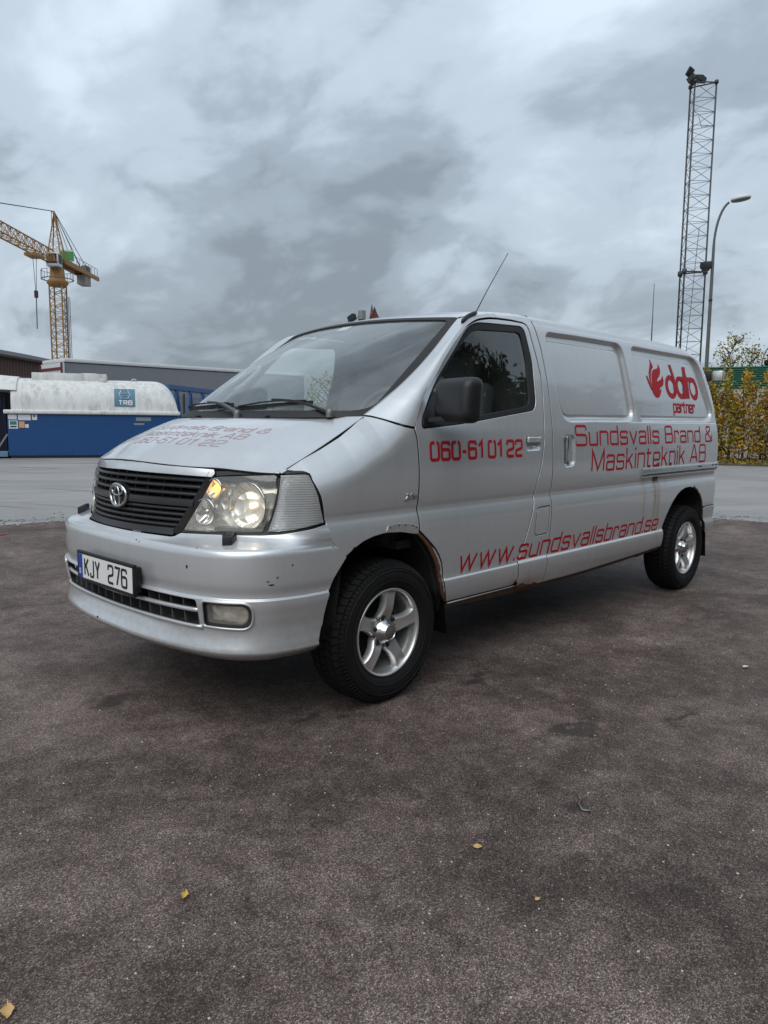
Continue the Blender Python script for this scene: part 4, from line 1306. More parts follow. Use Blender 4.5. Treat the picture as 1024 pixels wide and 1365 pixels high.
wh = make_wheel(0.0, 1)
for cx, sy in ((-3.44, 1), (0.0, -1), (-3.44, -1)):
    c_ = copy_tree(wh, van); c_.location.x = cx; c_.scale.y = sy
# wheel houses
for arc_, xm in ((ARCH_F, 0), (ARCH_R, 0)):
    a2 = resample(np.array(arc_), .03, False)
    a2 = np.concatenate([[(a2[0, 0] + .02, .36)], a2, [(a2[-1, 0] - .02, .36)]])
    ctr = np.array([a2[:, 0].mean(), .45]); big = ctr + (a2 - ctr) * 1.05
    P = np.stack([S(a2, -.018, False), np.stack([big[:, 0], np.full(len(big), .78), big[:, 1]], -1), np.stack([big[:, 0], np.full(len(big), .48), big[:, 1]], -1)])
    L_PARTS.append(grid('wheel_house', P, M['underbody'], van))
    bm = bmesh.new(); bm.faces.new([bm.verts.new((p[0], .485, p[1])) for p in big]); L_PARTS.append(bm_obj('wheel_house_wall', bm, M['underbody'], van))
# mud flaps
for px, pz0, pz1 in ((-.395, .245, .46), (-3.835, .22, .47)):
    bm = bmesh.new()
    for y0, y1_, dx in ((.715, .872, 0),):
        rows = [[bm.verts.new((px - .012 * k / 5 - .02 * (k / 5)**2, y0 + (y1_ - y0) * j / 4 + .004 * math.sin(j * 2.1), pz1 + (pz0 - pz1) * k / 5)) for j in range(5)] for k in range(6)]
        fs = [bm.faces.new((rows[k][j], rows[k + 1][j], rows[k + 1][j + 1], rows[k][j + 1])) for k in range(5) for j in range(4)]
        bmesh.ops.solidify(bm, geom=fs, thickness=.006)
    L_PARTS.append(bm_obj('mud_flap', bm, M['black'], van, smooth=False))
# repair foil riveted over the front arch
foil = np.array([(.055, .818), (.04, .846), (-.02, .850), (-.09, .846), (-.163, .828), (-.163, .790), (-.12, .797), (-.045, .811), (.01, .8145)])
fo = patch('repair_foil', foil, lambda u: S(u, .0022, False), .012, M['primer'], fender, flip=True, hem=.004, bres=.01, rnd=.001)

for x_, z_ in ((.03, .838), (-.03, .842), (-.075, .840), (-.125, .833), (-.148, .822)):
    bm = bmesh.new(); bmesh.ops.create_uvsphere(bm, u_segments=8, v_segments=6, radius=.0042, matrix=Matrix.Translation(S(np.array([[x_, z_]]), .003)[0])); bm_obj('rivet', bm, M['brownsill'], fo)
# underside, axles
bm = bmesh.new()
add_box(bm, (-1.70, 0, .44), (2.50, 1.50, .06)); add_box(bm, (-3.45, 0, .60), (1.0, .94, .06)); add_box(bm, (.25, 0, .56), (.95, .92, .10))
add_tube(bm, [(0, -.8, .338), (0, .8, .338)], .045, 10); add_tube(bm, [(-3.44, -.8, .338), (-3.44, .8, .338)], .05, 10)
bmesh.ops.create_uvsphere(bm, u_segments=14, v_segments=8, radius=.14, matrix=Matrix.Translation((-3.44, .15, .34)))
add_box(bm, (-2.2, .55, .36), (.9, .3, .13), bevel=.03); add_tube(bm, [(-1.0, -.3, .36), (-2.9, -.3, .36)], .04, 8); add_tube(bm, [(-.3, 0, .38), (-3.3, .1, .36)], .04, 8)
add_tube(bm, [(-2.7, .80, .375), (-2.99, .80, .40)], .03, 8)
bm_obj('underbody', bm, M['underbody'], van)

# --- dark inner skin so no light leaks through the shut lines
inn_side = np.array([(.36, .82), (.30, .735)] + ARCH_F[1:] + [(-.40, .40), (-1.0, .39), (-2.9, .41), (-2.93, .547)] + ARCH_R + [(-3.95, .66), (-3.97, 1.2), (-3.90, 1.6), (-3.70, 1.78), (-1.2, 1.87), (-.95, 1.862), (-.65, 1.775), (-.43, 1.595), (-.26, 1.43), (-.15, 1.30), (.2, 1.18), (.30, 1.10)])
whole = patch('inner_panel', inn_side, lambda u: S(u, -.036, False), .05, M['darkgrey'], van, flip=True, holes=[win_glass], hem=0, bres=.03)
L_PARTS.append(whole)
patch('inner_bonnet', (hood_poly * .98 + np.array([.006, 0])), lambda u: HOOD(u / HS, -.05), .06, M['inner'], van, flip=True, hem=0, bres=.04)

# --- mirrors on the doors
bm = bmesh.new()
vs = add_box(bm, (0, 0, 0), (.115, .262, .212), bevel=.050, seg=5)
for v_ in vs:
    x, y, z = v_.co
    if z > 0: v_.co.x -= .012 * (z / .1)
    if x > 0: v_.co.y *= 1 - .9 * max(0, x - .01); v_.co.z *= 1 - 1.6 * max(0, x - .01)
    v_.co.z += .06 * max(0, -y) * (1 if z < 0 else 0)
bmesh.ops.transform(bm, matrix=Matrix.Translation((-.305, 1.005, 1.415)) @ Matrix.Rotation(R(-14), 4, 'Z'), verts=bm.verts)
mir = bm_obj('door_mirror', bm, M['black'], van, angle=R(60))
bm = bmesh.new(); add_bar(bm, (-.265, .875, 1.325), (-.300, .955, 1.332), .05, .022); bm_obj('mirror_arm', bm, M['black'], mir)
bm = bmesh.new(); add_box(bm, (-.351, 1.015, 1.418), (.006, .165, .165), rot=Matrix.Rotation(R(-14), 3, 'Z'), bevel=.002); bm_obj('mirror_glass', bm, M['chrome'], mir)
mir2 = mirrored_tree(mir); mir2.location = (-.20, .10, .01)

# --- cab interior
bm = bmesh.new()
add_box(bm, (-.04, 0, 1.215), (.46, 1.40, .16), bevel=.05, seg=3); add_box(bm, (-.27, .37, 1.30), (.16, .40, .10), bevel=.04, seg=3); add_box(bm, (-.20, 0, .95), (.16, 1.45, .5), bevel=.04)
bm_obj('dashboard', bm, M['darkgrey'], van, angle=R(60))
for y in (.37, -.37):
    bm = bmesh.new()
    add_box(bm, (-.80, y, .93), (.50, .50, .16), bevel=.05, seg=3); add_box(bm, (-1.06, y, 1.25), (.14, .48, .60), rot=Matrix.Rotation(R(-12), 3, 'Y'), bevel=.05, seg=3)
    st_ = bm_obj('seat', bm, M['darkgrey'], van, angle=R(60))
    bm = bmesh.new(); add_box(bm, (-1.14, y, 1.63), (.09, .26, .16), bevel=.035, seg=3); bm_obj('headrest', bm, M['darkgrey'], st_, angle=R(60))
bm = bmesh.new(); C0 = Vector((-.44, .37, 1.325)); q = Matrix.Rotation(R(-62), 3, 'Y')
P = [C0 + q @ Vector((0 * 0, .185 * math.cos(a), .185 * math.sin(a))) for a in np.linspace(0, 2 * math.pi, 33)]
P = [C0 + Vector((math.sin(R(28)) * .185 * math.sin(a) * -1.0, .185 * math.cos(a), math.cos(R(28)) * .185 * math.sin(a))) for a in np.linspace(0, 2 * math.pi, 33)]
add_tube(bm, P, .015, 8, cap=False)
for a in (0.1, math.pi - .1, -math.pi / 2): add_bar(bm, C0, C0 + Vector((-math.sin(R(28)) * .18 * math.sin(a), .18 * math.cos(a), math.cos(R(28)) * .18 * math.sin(a))), .035, .015)
add_box(bm, C0, (.05, .12, .10), bevel=.02); add_bar(bm, C0, C0 + Vector((.26, 0, -.18)), .05)
bm_obj('steering_wheel', bm, M['darkgrey'], van, angle=R(60))
bm = bmesh.new(); add_prism(bm, [(-1.34, y_, z_) for y_, z_ in ((-.82, .45), (.82, .45), (.84, 1.2), (.70, 1.86), (.6, 1.90), (-.6, 1.90), (-.70, 1.86), (-.84, 1.2))], (.03, 0, 0)); bm_obj('bulkhead', bm, M['darkgrey'], van)
bm = bmesh.new(); add_box(bm, (-.75, 0, .72), (1.2, 1.55, .04)); bm_obj('cab_floor', bm, M['darkgrey'], van)
hp = np.array([[roofP[k][j] * np.array([1, s, 1]) - np.array([0, 0, .035]) for k, s in [(k, 1) for k in range(6, NT_, 4)] + [(k, -1) for k in range(NT_ - 3, 5, -4)]] for j in range(2, 34, 4)])
grid('headlining', hp, M['tray'], van)
bm = bmesh.new(); add_box(bm, (-.66, 0, 1.80), (.03, .22, .06), bevel=.012); bm_obj('inside_mirror', bm, M['black'], van, angle=R(50))
# grab handle on the passenger-side pillar
bm = bmesh.new(); add_tube(bm, [(-.26, -.70, 1.50), (-.29, -.655, 1.53), (-.40, -.650, 1.62), (-.44, -.69, 1.65)], .016, 8); bm_obj('grab_handle', bm, M['tray'], van, smooth=True)

for o in L_PARTS: mirrored_tree(o)
# ---------------------------------------------------------------- lettering: squared grotesque built from strokes
XH = .70


def glyph(c):
    """strokes of a letter in a unit box (cap height 1): (width, [(points, corner radius)])"""
    h = XH
    G = {
        'S': (.92, [([(.92, .77), (.92, 1), (0, 1), (0, .53), (.92, .53), (.92, 0), (0, 0), (0, .24)], .17)]),
        'B': (.90, [([(0, 0), (0, 1), (.84, 1), (.84, .54), (.06, .54)], .17), ([(.06, .54), (.90, .54), (.90, 0), (.04, 0)], .17)]),
        'M': (1.10, [([(0, 0), (0, 1), (.55, .06), (1.10, 1), (1.10, 0)], .0)]),
        'A': (1.0, [([(0, 0), (.44, 1), (.56, 1), (1.0, 0)], .0), ([(.16, .30), (.84, .30)], 0)]),
        '&': (.98, [([(.98, 0), (.16, .72), (.16, 1), (.70, 1), (.70, .74), (0, .42), (0, 0), (.80, 0), (.98, .44)], .12)]),
        '0': (.80, [([(.40, 1), (.80, 1), (.80, 0), (0, 0), (0, 1), (.40, 1)], .20)]),
        '6': (.80, [([(.78, .80), (.78, 1), (0, 1), (0, 0), (.80, 0), (.80, .58), (.05, .58)], .18)]),
        '1': (.44, [([(0, .74), (.38, 1), (.38, 0)], .0)]),
        '2': (.80, [([(0, .72), (0, 1), (.80, 1), (.80, .50), (0, .36), (0, 0), (.82, 0)], .15)]),
        '7': (.78, [([(0, 1), (.78, 1), (.30, 0)], .0)]),
        '-': (.40, [([(0, .42), (.40, .42)], 0)]),
        'K': (.80, [([(0, 0), (0, 1)], 0), ([(.76, 1), (.06, .46)], 0), ([(.26, .62), (.80, 0)], 0)]),
        'J': (.62, [([(.62, 1), (.62, 0), (0, 0), (0, .22)], .2)]),
        'Y': (.84, [([(0, 1), (.42, .46), (.42, 0)], 0), ([(.84, 1), (.45, .50)], 0)]),
        'T': (.84, [([(0, 1), (.84, 1)], 0), ([(.42, .93), (.42, 0)], 0)]),
        'R': (.84, [([(0, 0), (0, 1), (.82, 1), (.82, .46), (.06, .46)], .16), ([(.42, .42), (.84, 0)], 0)]),
        'u': (.72, [([(0, h), (0, 0), (.66, 0)], .15), ([(.72, h), (.72, -.05)], 0)]),
        'n': (.72, [([(0, -.05), (0, h + .05)], 0), ([(.06, h), (.72, h), (.72, -.05)], .15)]),
        'd': (.74, [([(.74, 1.04), (.74, -.05)], 0), ([(.68, h), (0, h), (0, 0), (.68, 0)], .15)]),
        'b': (.74, [([(0, 1.04), (0, -.05)], 0), ([(.06, h), (.74, h), (.74, 0), (.06, 0)], .15)]),
        'p': (.74, [([(0, h + .05), (0, -.36)], 0), ([(.06, h), (.74, h), (.74, 0), (.06, 0)], .15)]),
        's': (.70, [([(.70, h * .76), (.70, h), (0, h), (0, h * .53), (.70, h * .53), (.70, 0), (0, 0), (0, h * .24)], .12)]),
        'v': (.76, [([(0, h + .04), (.38, 0), (.76, h + .04)], 0)]),
        'w': (1.16, [([(0, h + .04), (.29, 0), (.58, h), (.87, 0), (1.16, h + .04)], 0)]),
        'a': (.72, [([(.02, h * .80), (.02, h), (.72, h), (.72, -.05)], .14), ([(.66, h * .56), (0, h * .56), (0, 0), (.66, 0)], .13)]),
        'l': (.0, [([(0, 1.04), (0, -.05)], 0)]),
        'i': (.0, [([(0, h + .05), (0, -.05)], 0), ([(0, 1.04), (0, .90)], 0)]),
        'r': (.50, [([(0, -.05), (0, h + .05)], 0), ([(.06, h), (.50, h), (.50, h * .70)], .13)]),
        'k': (.66, [([(0, 1.04), (0, -.05)], 0), ([(.62, h + .02), (.05, .30)], 0), ([(.24, .44), (.68, -.04)], 0)]),
        't': (.46, [([(.10, .96), (.10, 0), (.46, 0)], .13), ([(.16, h), (.46, h)], 0), ([(-.08, h), (.04, h)], 0)]),
        'e': (.74, [([(.72, h * .22), (.72, 0), (0, 0), (0, h), (.74, h), (.74, h * .46), (.06, h * .46)], .14)]),
        '.': (.0, [([(0, .10), (0, -.05)], 0)]),
    }
    return G[c]


def bend(pts, r, n=5):
    """open polyline with rounded corners"""
    pts = [np.array(p, float) for p in pts]
    if r <= 0 or len(pts) < 3: return np.array(pts)
    out = [pts[0]]
    for a, b, c in zip(pts[:-2], pts[1:-1], pts[2:]):
        u = a - b; v = c - b; lu = np.hypot(*u); lv = np.hypot(*v); rr = min(r, lu * .49, lv * .49)
        p0 = b + u / lu * rr; p1 = b + v / lv * rr
        for j in range(n + 1):
            s = j / n; out.append((1 - s)**2 * p0 + 2 * s * (1 - s) * b + s * s * p1)
    out.append(pts[-1]); return np.array(out)


def stroke_text(name, text, place, mat, parent, height, weight=.12, hs=1.0, gap=.24, shear=0.0, space=.5, width=None, split=False):
    """place(points (n, 2) in metres along / up the line, lift) -> 3D"""
    adv = 0; items = []; nl = 0
    for c in text:
        if c == ' ': adv += space; continue
        w, st = glyph(c)
        for p, r in st: items.append((adv, p, r, nl))
        nl += 1
        adv += w + gap
    total = (adv - gap) * height * hs
    k = width / total if width else 1.0
    V = []; Fc = []; nv = 0; lift = 0
    Ls = []
    for q, (ox, p, r, li) in enumerate(items):
        b = bend(p, r)
        b = np.stack([(b[:, 0] + ox) * hs * k, b[:, 1]], -1) * height
        b[:, 0] += shear * b[:, 1]
        b = resample(b, height * .25, False)
        t = np.diff(b, axis=0); t /= np.linalg.norm(t, axis=1)[:, None] + 1e-9
        n = np.stack([-t[:, 1], t[:, 0]], -1)
        m = np.concatenate([n[:1], n[:-1] + n[1:], n[-1:]]); m /= np.linalg.norm(m, axis=1)[:, None] + 1e-9
        cosv = np.concatenate([[1], np.clip((m[1:-1] * n[1:]).sum(1), .42, 1), [1]])
        hw = weight * height / 2
        L = b + m * (hw / cosv)[:, None]; Rr = b - m * (hw / cosv)[:, None]
        lifts = .0009 + .00025 * (q % 3) + np.linspace(0, .0002, len(b))
        V += [place(L, lifts), place(Rr, lifts)]
        nb = len(b); Ls.append((li, nb))
        for i in range(nb - 1): Fc.append((nv + i, nv + nb + i, nv + nb + i + 1, nv + i + 1))
        nv += 2 * nb
    if not split: return mesh_obj(name, np.concatenate(V), Fc, mat, parent, smooth=False)
    root = bpy.data.objects.new(name, None); link(root, parent)
    for li in sorted({a for a, _ in Ls}):                       # every letter is a piece of vinyl of its own
        vv = []; ff = []; n0 = 0
        for q, (a, nb) in enumerate(Ls):
            if a != li: continue
            vv += [V[2 * q], V[2 * q + 1]]; ff += [(n0 + i, n0 + nb + i, n0 + nb + i + 1, n0 + i + 1) for i in range(nb - 1)]; n0 += 2 * nb
        mesh_obj('letter', np.concatenate(vv), ff, mat, root, smooth=False)
    return root


def side_place(x0, z0, tilt=0.0, rec=False):
    def f(p, lift):
        uv = np.stack([x0 - p[:, 0], z0 + p[:, 1] + tilt * p[:, 0]], -1)
        q = S(uv, 0, True); q[:, 1] += lift; return q
    return f


stroke_text('lettering', '060-61 01 22', side_place(-.252, 1.134, .004), M['red'], van, .082, .20, .72, .30, 0, .42, width=.775, split=True)
stroke_text('lettering', 'Sundsvalls Brand &', side_place(-1.618, 1.184, 0), M['red'], van, .116, .132, 1, .28, 0, .55, width=2.190, split=True)
stroke_text('lettering', 'Maskinteknik AB', side_place(-1.818, 1.018, .004), M['red'], van, .132, .118, 1, .30, 0, .55, width=1.855, split=True)
stroke_text('lettering', 'www.sundsvallsbrand.se', side_place(-.488, .5585, -.004), M['red'], van, .108, .128, 1, .30, .26, .5, width=2.355, split=True)
stroke_text('lettering', 'partner', side_place(-3.160, 1.410, 0), M['red'], van, .084, .20, .8, .30, 0, .5, width=.405, split=True)


def flat_shape(name, loops, fn, mat, parent, lift, res=.02, holes=()):
    return patch(name, np.array(loops), fn, res, mat, parent, holes=[np.array(h) for h in holes], hem=0, bres=res * .7, flip=True)


LOGO = dict(
    lobe=[(-2.853, 1.789), (-2.865, 1.767), (-2.879, 1.75), (-2.889, 1.731), (-2.875, 1.722), (-2.853, 1.708), (-2.835, 1.684), (-2.823, 1.652), (-2.82, 1.621), (-2.823, 1.581), (-2.813, 1.598), (-2.802, 1.629), (-2.798, 1.66), (-2.805, 1.692), (-2.828, 1.724), (-2.845, 1.752)],
    body=[(-2.979, 1.761), (-2.989, 1.75), (-3.002, 1.737), (-3.004, 1.712), (-2.994, 1.688), (-2.968, 1.666), (-2.937, 1.649), (-2.921, 1.632), (-2.932, 1.628), (-2.964, 1.639), (-3.001, 1.647), (-3.015, 1.662), (-3.022, 1.675), (-3.033, 1.665), (-3.04, 1.644), (-3.029, 1.616), (-3.01, 1.599), (-2.974, 1.589), (-2.953, 1.577), (-2.945, 1.565), (-2.965, 1.572), (-2.98, 1.572), (-2.964, 1.55), (-2.934, 1.519), (-2.91, 1.509), (-2.883, 1.508), (-2.854, 1.517), (-2.828, 1.536), (-2.819, 1.562), (-2.822, 1.589), (-2.835, 1.621), (-2.84, 1.653), (-2.848, 1.68), (-2.866, 1.702), (-2.898, 1.716), (-2.935, 1.721), (-2.966, 1.728), (-2.977, 1.745)],
    tongue=[(-2.747, 1.664), (-2.77, 1.66), (-2.78, 1.641), (-2.797, 1.613), (-2.813, 1.58), (-2.828, 1.558), (-2.812, 1.56), (-2.793, 1.582), (-2.773, 1.61), (-2.759, 1.638)],
    d_o=[(-3.258, 1.602), (-3.256, 1.58), (-3.249, 1.559), (-3.236, 1.541), (-3.219, 1.526), (-3.198, 1.515), (-3.176, 1.509), (-3.152, 1.508), (-3.128, 1.513), (-3.107, 1.522), (-3.088, 1.536), (-3.073, 1.553), (-3.064, 1.573), (-3.06, 1.594), (-3.061, 1.615), (-3.068, 1.635), (-3.081, 1.654), (-3.097, 1.669), (-3.118, 1.68), (-3.141, 1.686), (-3.165, 1.687), (-3.188, 1.683), (-3.21, 1.674), (-3.229, 1.661), (-3.243, 1.643), (-3.253, 1.623)],
    d_i=[(-3.209, 1.601), (-3.209, 1.588), (-3.206, 1.577), (-3.2, 1.567), (-3.192, 1.558), (-3.182, 1.552), (-3.171, 1.549), (-3.159, 1.548), (-3.146, 1.551), (-3.135, 1.556), (-3.124, 1.564), (-3.116, 1.574), (-3.11, 1.585), (-3.107, 1.597), (-3.107, 1.609), (-3.11, 1.62), (-3.115, 1.63), (-3.123, 1.639), (-3.134, 1.645), (-3.145, 1.648), (-3.157, 1.649), (-3.169, 1.646), (-3.181, 1.641), (-3.191, 1.634), (-3.2, 1.624), (-3.205, 1.613)],
    d_s=[(-3.166, 1.766), (-3.205, 1.767), (-3.244, 1.673), (-3.254, 1.598), (-3.236, 1.554), (-3.2, 1.558), (-3.209, 1.624), (-3.198, 1.684)],
    a_o=[(-3.427, 1.603), (-3.425, 1.581), (-3.419, 1.561), (-3.407, 1.543), (-3.391, 1.528), (-3.372, 1.518), (-3.351, 1.512), (-3.329, 1.512), (-3.308, 1.516), (-3.287, 1.525), (-3.27, 1.539), (-3.257, 1.555), (-3.248, 1.575), (-3.244, 1.595), (-3.245, 1.616), (-3.252, 1.636), (-3.263, 1.654), (-3.278, 1.669), (-3.297, 1.68), (-3.319, 1.686), (-3.341, 1.687), (-3.362, 1.683), (-3.382, 1.674), (-3.4, 1.661), (-3.413, 1.643), (-3.423, 1.624)],
    a_i=[(-3.387, 1.604), (-3.387, 1.592), (-3.385, 1.58), (-3.379, 1.57), (-3.371, 1.561), (-3.361, 1.555), (-3.35, 1.552), (-3.337, 1.552), (-3.325, 1.554), (-3.314, 1.559), (-3.303, 1.567), (-3.295, 1.577), (-3.289, 1.588), (-3.286, 1.6), (-3.286, 1.612), (-3.289, 1.624), (-3.294, 1.634), (-3.302, 1.642), (-3.312, 1.648), (-3.324, 1.652), (-3.336, 1.652), (-3.348, 1.65), (-3.36, 1.645), (-3.37, 1.637), (-3.378, 1.627), (-3.384, 1.616)],
    a_s=[(-3.405, 1.681), (-3.432, 1.656), (-3.432, 1.519), (-3.375, 1.513), (-3.37, 1.574)],
    f_s=[(-3.42, 1.765), (-3.471, 1.765), (-3.466, 1.718), (-3.486, 1.651), (-3.482, 1.518), (-3.44, 1.519), (-3.438, 1.615), (-3.414, 1.691)],
    f_b=[(-3.294, 1.681), (-3.379, 1.687), (-3.475, 1.687), (-3.576, 1.69), (-3.633, 1.676), (-3.562, 1.654), (-3.493, 1.654), (-3.427, 1.657), (-3.321, 1.66)],
    o_o=[(-3.674, 1.602), (-3.673, 1.58), (-3.667, 1.559), (-3.656, 1.54), (-3.642, 1.525), (-3.625, 1.514), (-3.605, 1.509), (-3.585, 1.508), (-3.565, 1.513), (-3.546, 1.522), (-3.53, 1.536), (-3.517, 1.554), (-3.508, 1.574), (-3.505, 1.595), (-3.506, 1.617), (-3.512, 1.637), (-3.522, 1.655), (-3.536, 1.671), (-3.554, 1.682), (-3.573, 1.688), (-3.594, 1.689), (-3.614, 1.684), (-3.632, 1.675), (-3.649, 1.661), (-3.661, 1.644), (-3.67, 1.623)],
    o_i=[(-3.628, 1.602), (-3.628, 1.589), (-3.625, 1.577), (-3.62, 1.567), (-3.612, 1.558), (-3.601, 1.552), (-3.59, 1.548), (-3.578, 1.548), (-3.565, 1.551), (-3.553, 1.556), (-3.543, 1.564), (-3.535, 1.574), (-3.529, 1.586), (-3.525, 1.598), (-3.525, 1.61), (-3.528, 1.622), (-3.533, 1.633), (-3.541, 1.641), (-3.551, 1.648), (-3.563, 1.651), (-3.575, 1.652), (-3.588, 1.649), (-3.599, 1.644), (-3.61, 1.636), (-3.618, 1.626), (-3.624, 1.614)],
)


def Slift(l): return lambda u: S(u, l)


flame = flat_shape('flame_logo', LOGO['body'], Slift(.0016), M['red'], side_panel, .001)
flat_shape('flame_tongue', LOGO['lobe'], Slift(.0020), M['red'], flame, .001); flat_shape('flame_tongue', LOGO['tongue'], Slift(.0024), M['red'], flame, .001)
word = flat_shape('logo_word', LOGO['d_o'], Slift(.0016), M['red'], side_panel, .001, holes=[LOGO['d_i']])
flat_shape('logo_letter', LOGO['a_o'], Slift(.0024), M['red'], word, .001, holes=[LOGO['a_i']]); flat_shape('logo_letter', LOGO['o_o'], Slift(.0016), M['red'], word, .001, holes=[LOGO['o_i']])
for i, k in enumerate(('d_s', 'a_s', 'f_s', 'f_b')): flat_shape('logo_stroke', LOGO[k], Slift(.0030 + .0006 * i), M['red'], word, .001)


def hood_place(u0, v0, u1, v1):
    """baseline from (u0, v0) to (u1, v1) on the hood; up the letters = towards the windscreen"""
    Lm = (v1 - v0) * .75

    def f(p, lift):
        s = p[:, 0] / Lm
        uv = np.stack([u0 + (u1 - u0) * s + p[:, 1] / .60, v0 + (v1 - v0) * s], -1)
        q = HOOD(uv, 0); q[:, 2] += lift; return q
    return f


for txt, a in (('060-61 01 22', (.195, -.19, .240, .548)), ('Maskinteknik AB', (.325, -.22, .372, .612)), ('Sundsvalls Brand &', (.460, -.27, .500, .682))):
    stroke_text('lettering', txt, hood_place(*a), M['faded'], van, .053, .085, 1, .32, .10, .55, width=(a[3] - a[1]) * .75, split=True)


def plate_place(p, lift): return np.stack([np.full(len(p), PX + .0028) + lift, -.195 + p[:, 0], PZ - .0385 + p[:, 1]], -1)


stroke_text('plate_text', 'KJY', plate_place, M['ink'], pf, .077, .15, .56, .40, 0, .5, width=.150)
stroke_text('plate_text', '276', lambda p, l: plate_place(p + np.array([.235, 0]), l), M['ink'], pf, .077, .15, .62, .34, 0, .5, width=.170)
stroke_text('plate_country', 'S', lambda p, l: plate_place(np.stack([-.054 + p[:, 0], .004 + p[:, 1]], -1), l + .001), M['white'], pf, .020, .2, .8)
# raised badge on the wing
bm = bmesh.new()
for pts in ([(-.072, .953), (-.088, .957), (-.098, .970), (-.112, .957)], [(-.088, .983), (-.112, .970), (-.128, .983)], [(-.098, .960), (-.128, .962), (-.132, .972)], [(-.136, .956), (-.140, .972), (-.164, .970)], [(-.138, .964), (-.156, .963)]):
    for a, c_ in zip(pts[:-1], pts[1:]): add_bar(bm, S(np.array([a]), .003)[0], S(np.array([c_]), .003)[0], .005, .006)
bm_obj('wing_badge', bm, M['chrome'], fender)
# ---------------------------------------------------------------- ground
def curve_pts(P, n):
    P = np.asarray(P, float); L = np.concatenate([[0], np.cumsum(np.hypot(*np.diff(P, axis=0).T))])
    return catmull(L, P, np.linspace(0, L[-1], n))


# worn pale yard surface, to the horizon
t = NT('yard_surface'); co = t.coord()
n1 = t.noise(co, .35, 6, .62); n2 = t.streaks(co, R(150), 7, 1.5, 5, .6); n3 = t.noise(co, 55, 4, .7)
trk = t.math('MAXIMUM', t.streaks(co, R(112), 16, 2.6), t.streaks(co, R(158), 18, 2.3))
c = t.mix(t.ramp(n1, [(.32, 0), (.68, 1)]), (.215, .207, .203), (.325, .314, .307))
c = t.mix(t.math('MULTIPLY', t.ramp(n2, [(.42, 0), (.62, 1)]), .65), c, (.36, .348, .34))
c = t.mix(t.math('MULTIPLY', t.ramp(trk, [(.60, 0), (.70, 1)]), .7), c, (.095, .092, .09))
c = t.mix(t.math('MULTIPLY', n3, .35), c, (.12, .118, .115))
t.bsdf(Base_Color=c, Roughness=t.math('ADD', t.math('MULTIPLY', t.ramp(n2, [(.35, 0), (.65, 1)]), .30), .42), Normal=t.bump(n3, .35, .01))
M['yard'] = t.m
bm = bmesh.new()
bmesh.ops.create_grid(bm, x_segments=4, y_segments=4, size=1500)
o = bm_obj('yard_ground', bm, M['yard'], None, kind='structure')

# newer brown-grey asphalt under the van
t = NT('asphalt'); co = t.coord()
big = t.noise(co, 1.3, 6, .62, .6); mid = t.noise(co, 8.0, 8, .74, .35); wide = t.noise(t.mapping(co, (1, .35, 1), rot=(0, 0, -.75)), .55, 4, .55, .3)
vo = t.n('ShaderNodeTexVoronoi', feature='F1'); t.l(co, vo.inputs['Vector']); vo.inputs['Scale'].default_value = 320
vd = t.n('ShaderNodeTexVoronoi', feature='F1'); t.l(co, vd.inputs['Vector']); vd.inputs['Scale'].default_value = 190
sepc = t.n('ShaderNodeSeparateColor'); t.l(vo.outputs['Color'], sepc.inputs[0]); grain = sepc.outputs[0]
sepd = t.n('ShaderNodeSeparateColor'); t.l(vd.outputs['Color'], sepd.inputs[0]); grain2 = sepd.outputs[1]
f = t.math('ADD', t.math('MULTIPLY', big, .44), t.math('ADD', t.math('MULTIPLY', mid, .36), t.math('MULTIPLY', wide, .20)))
c = t.ramp(f, [(.37, (.048, .034, .0285)), (.46, (.098, .071, .061)), (.54, (.165, .126, .111)), (.61, (.235, .184, .164))])
gr = t.ramp(grain, [(0, .30), (.45, .72), (.80, 1.22), (1, 2.6)])
c = t.mix(1.0, c, gr, 'MULTIPLY')
c = t.mix(t.ramp(grain2, [(.975, 0), (.99, .6)]), c, (.30, .27, .25))
# oil drips and damp dark stains
def spot(x, y, rx, ry, wob=.5):
    s = t.n('ShaderNodeSeparateXYZ'); nn = t.noise(co, 7, 4, .6, 0, True)
    ad = t.n('ShaderNodeVectorMath', operation='MULTIPLY_ADD'); t.l(nn, ad.inputs[0]); ad.inputs[1].default_value = (wob * rx, wob * rx, 0); t.l(co, ad.inputs[2])
    mp = t.mapping(ad.outputs[0], (1 / rx, 1 / ry, 0), (-(x + wob * rx * .5) / rx, -(y + wob * rx * .5) / ry, 0))
    ln = t.n('ShaderNodeVectorMath', operation='LENGTH'); t.l(mp, ln.inputs[0])
    return t.ramp(ln.outputs['Value'], [(.45, 1), (1, 0)])
st = None
for a in ((.40, .76, .09, .04, 2.2), (.27, .86, .06, .03, 2.0), (-.33, 1.68, .20, .07, 2.6), (-.80, 1.95, .16, .05, 2.4), (.90, -.05, .16, .09, 2.4), (.25, 2.0, .06, .04, 1.6), (-.55, .98, .16, .06, 2.2)):
    s = spot(*a); st = s if st is None else t.math('MAXIMUM', st, s)
c = t.mix(t.math('MULTIPLY', st, .62), c, (.014, .013, .012))
hgt = t.math('ADD', t.math('MULTIPLY', vo.outputs['Distance'], -.6), t.math('MULTIPLY', t.noise(co, 240, 3, .7), .5))
rg = t.math('ADD', t.math('MULTIPLY', t.ramp(f, [(.35, 0), (.65, 1)]), .22), t.math('ADD', .52, t.math('MULTIPLY', grain, .15)))
t.bsdf(Base_Color=c, Roughness=rg, Normal=t.bump(hgt, .75, .006), Specular_IOR_Level=.25)
M['asphalt'] = t.m
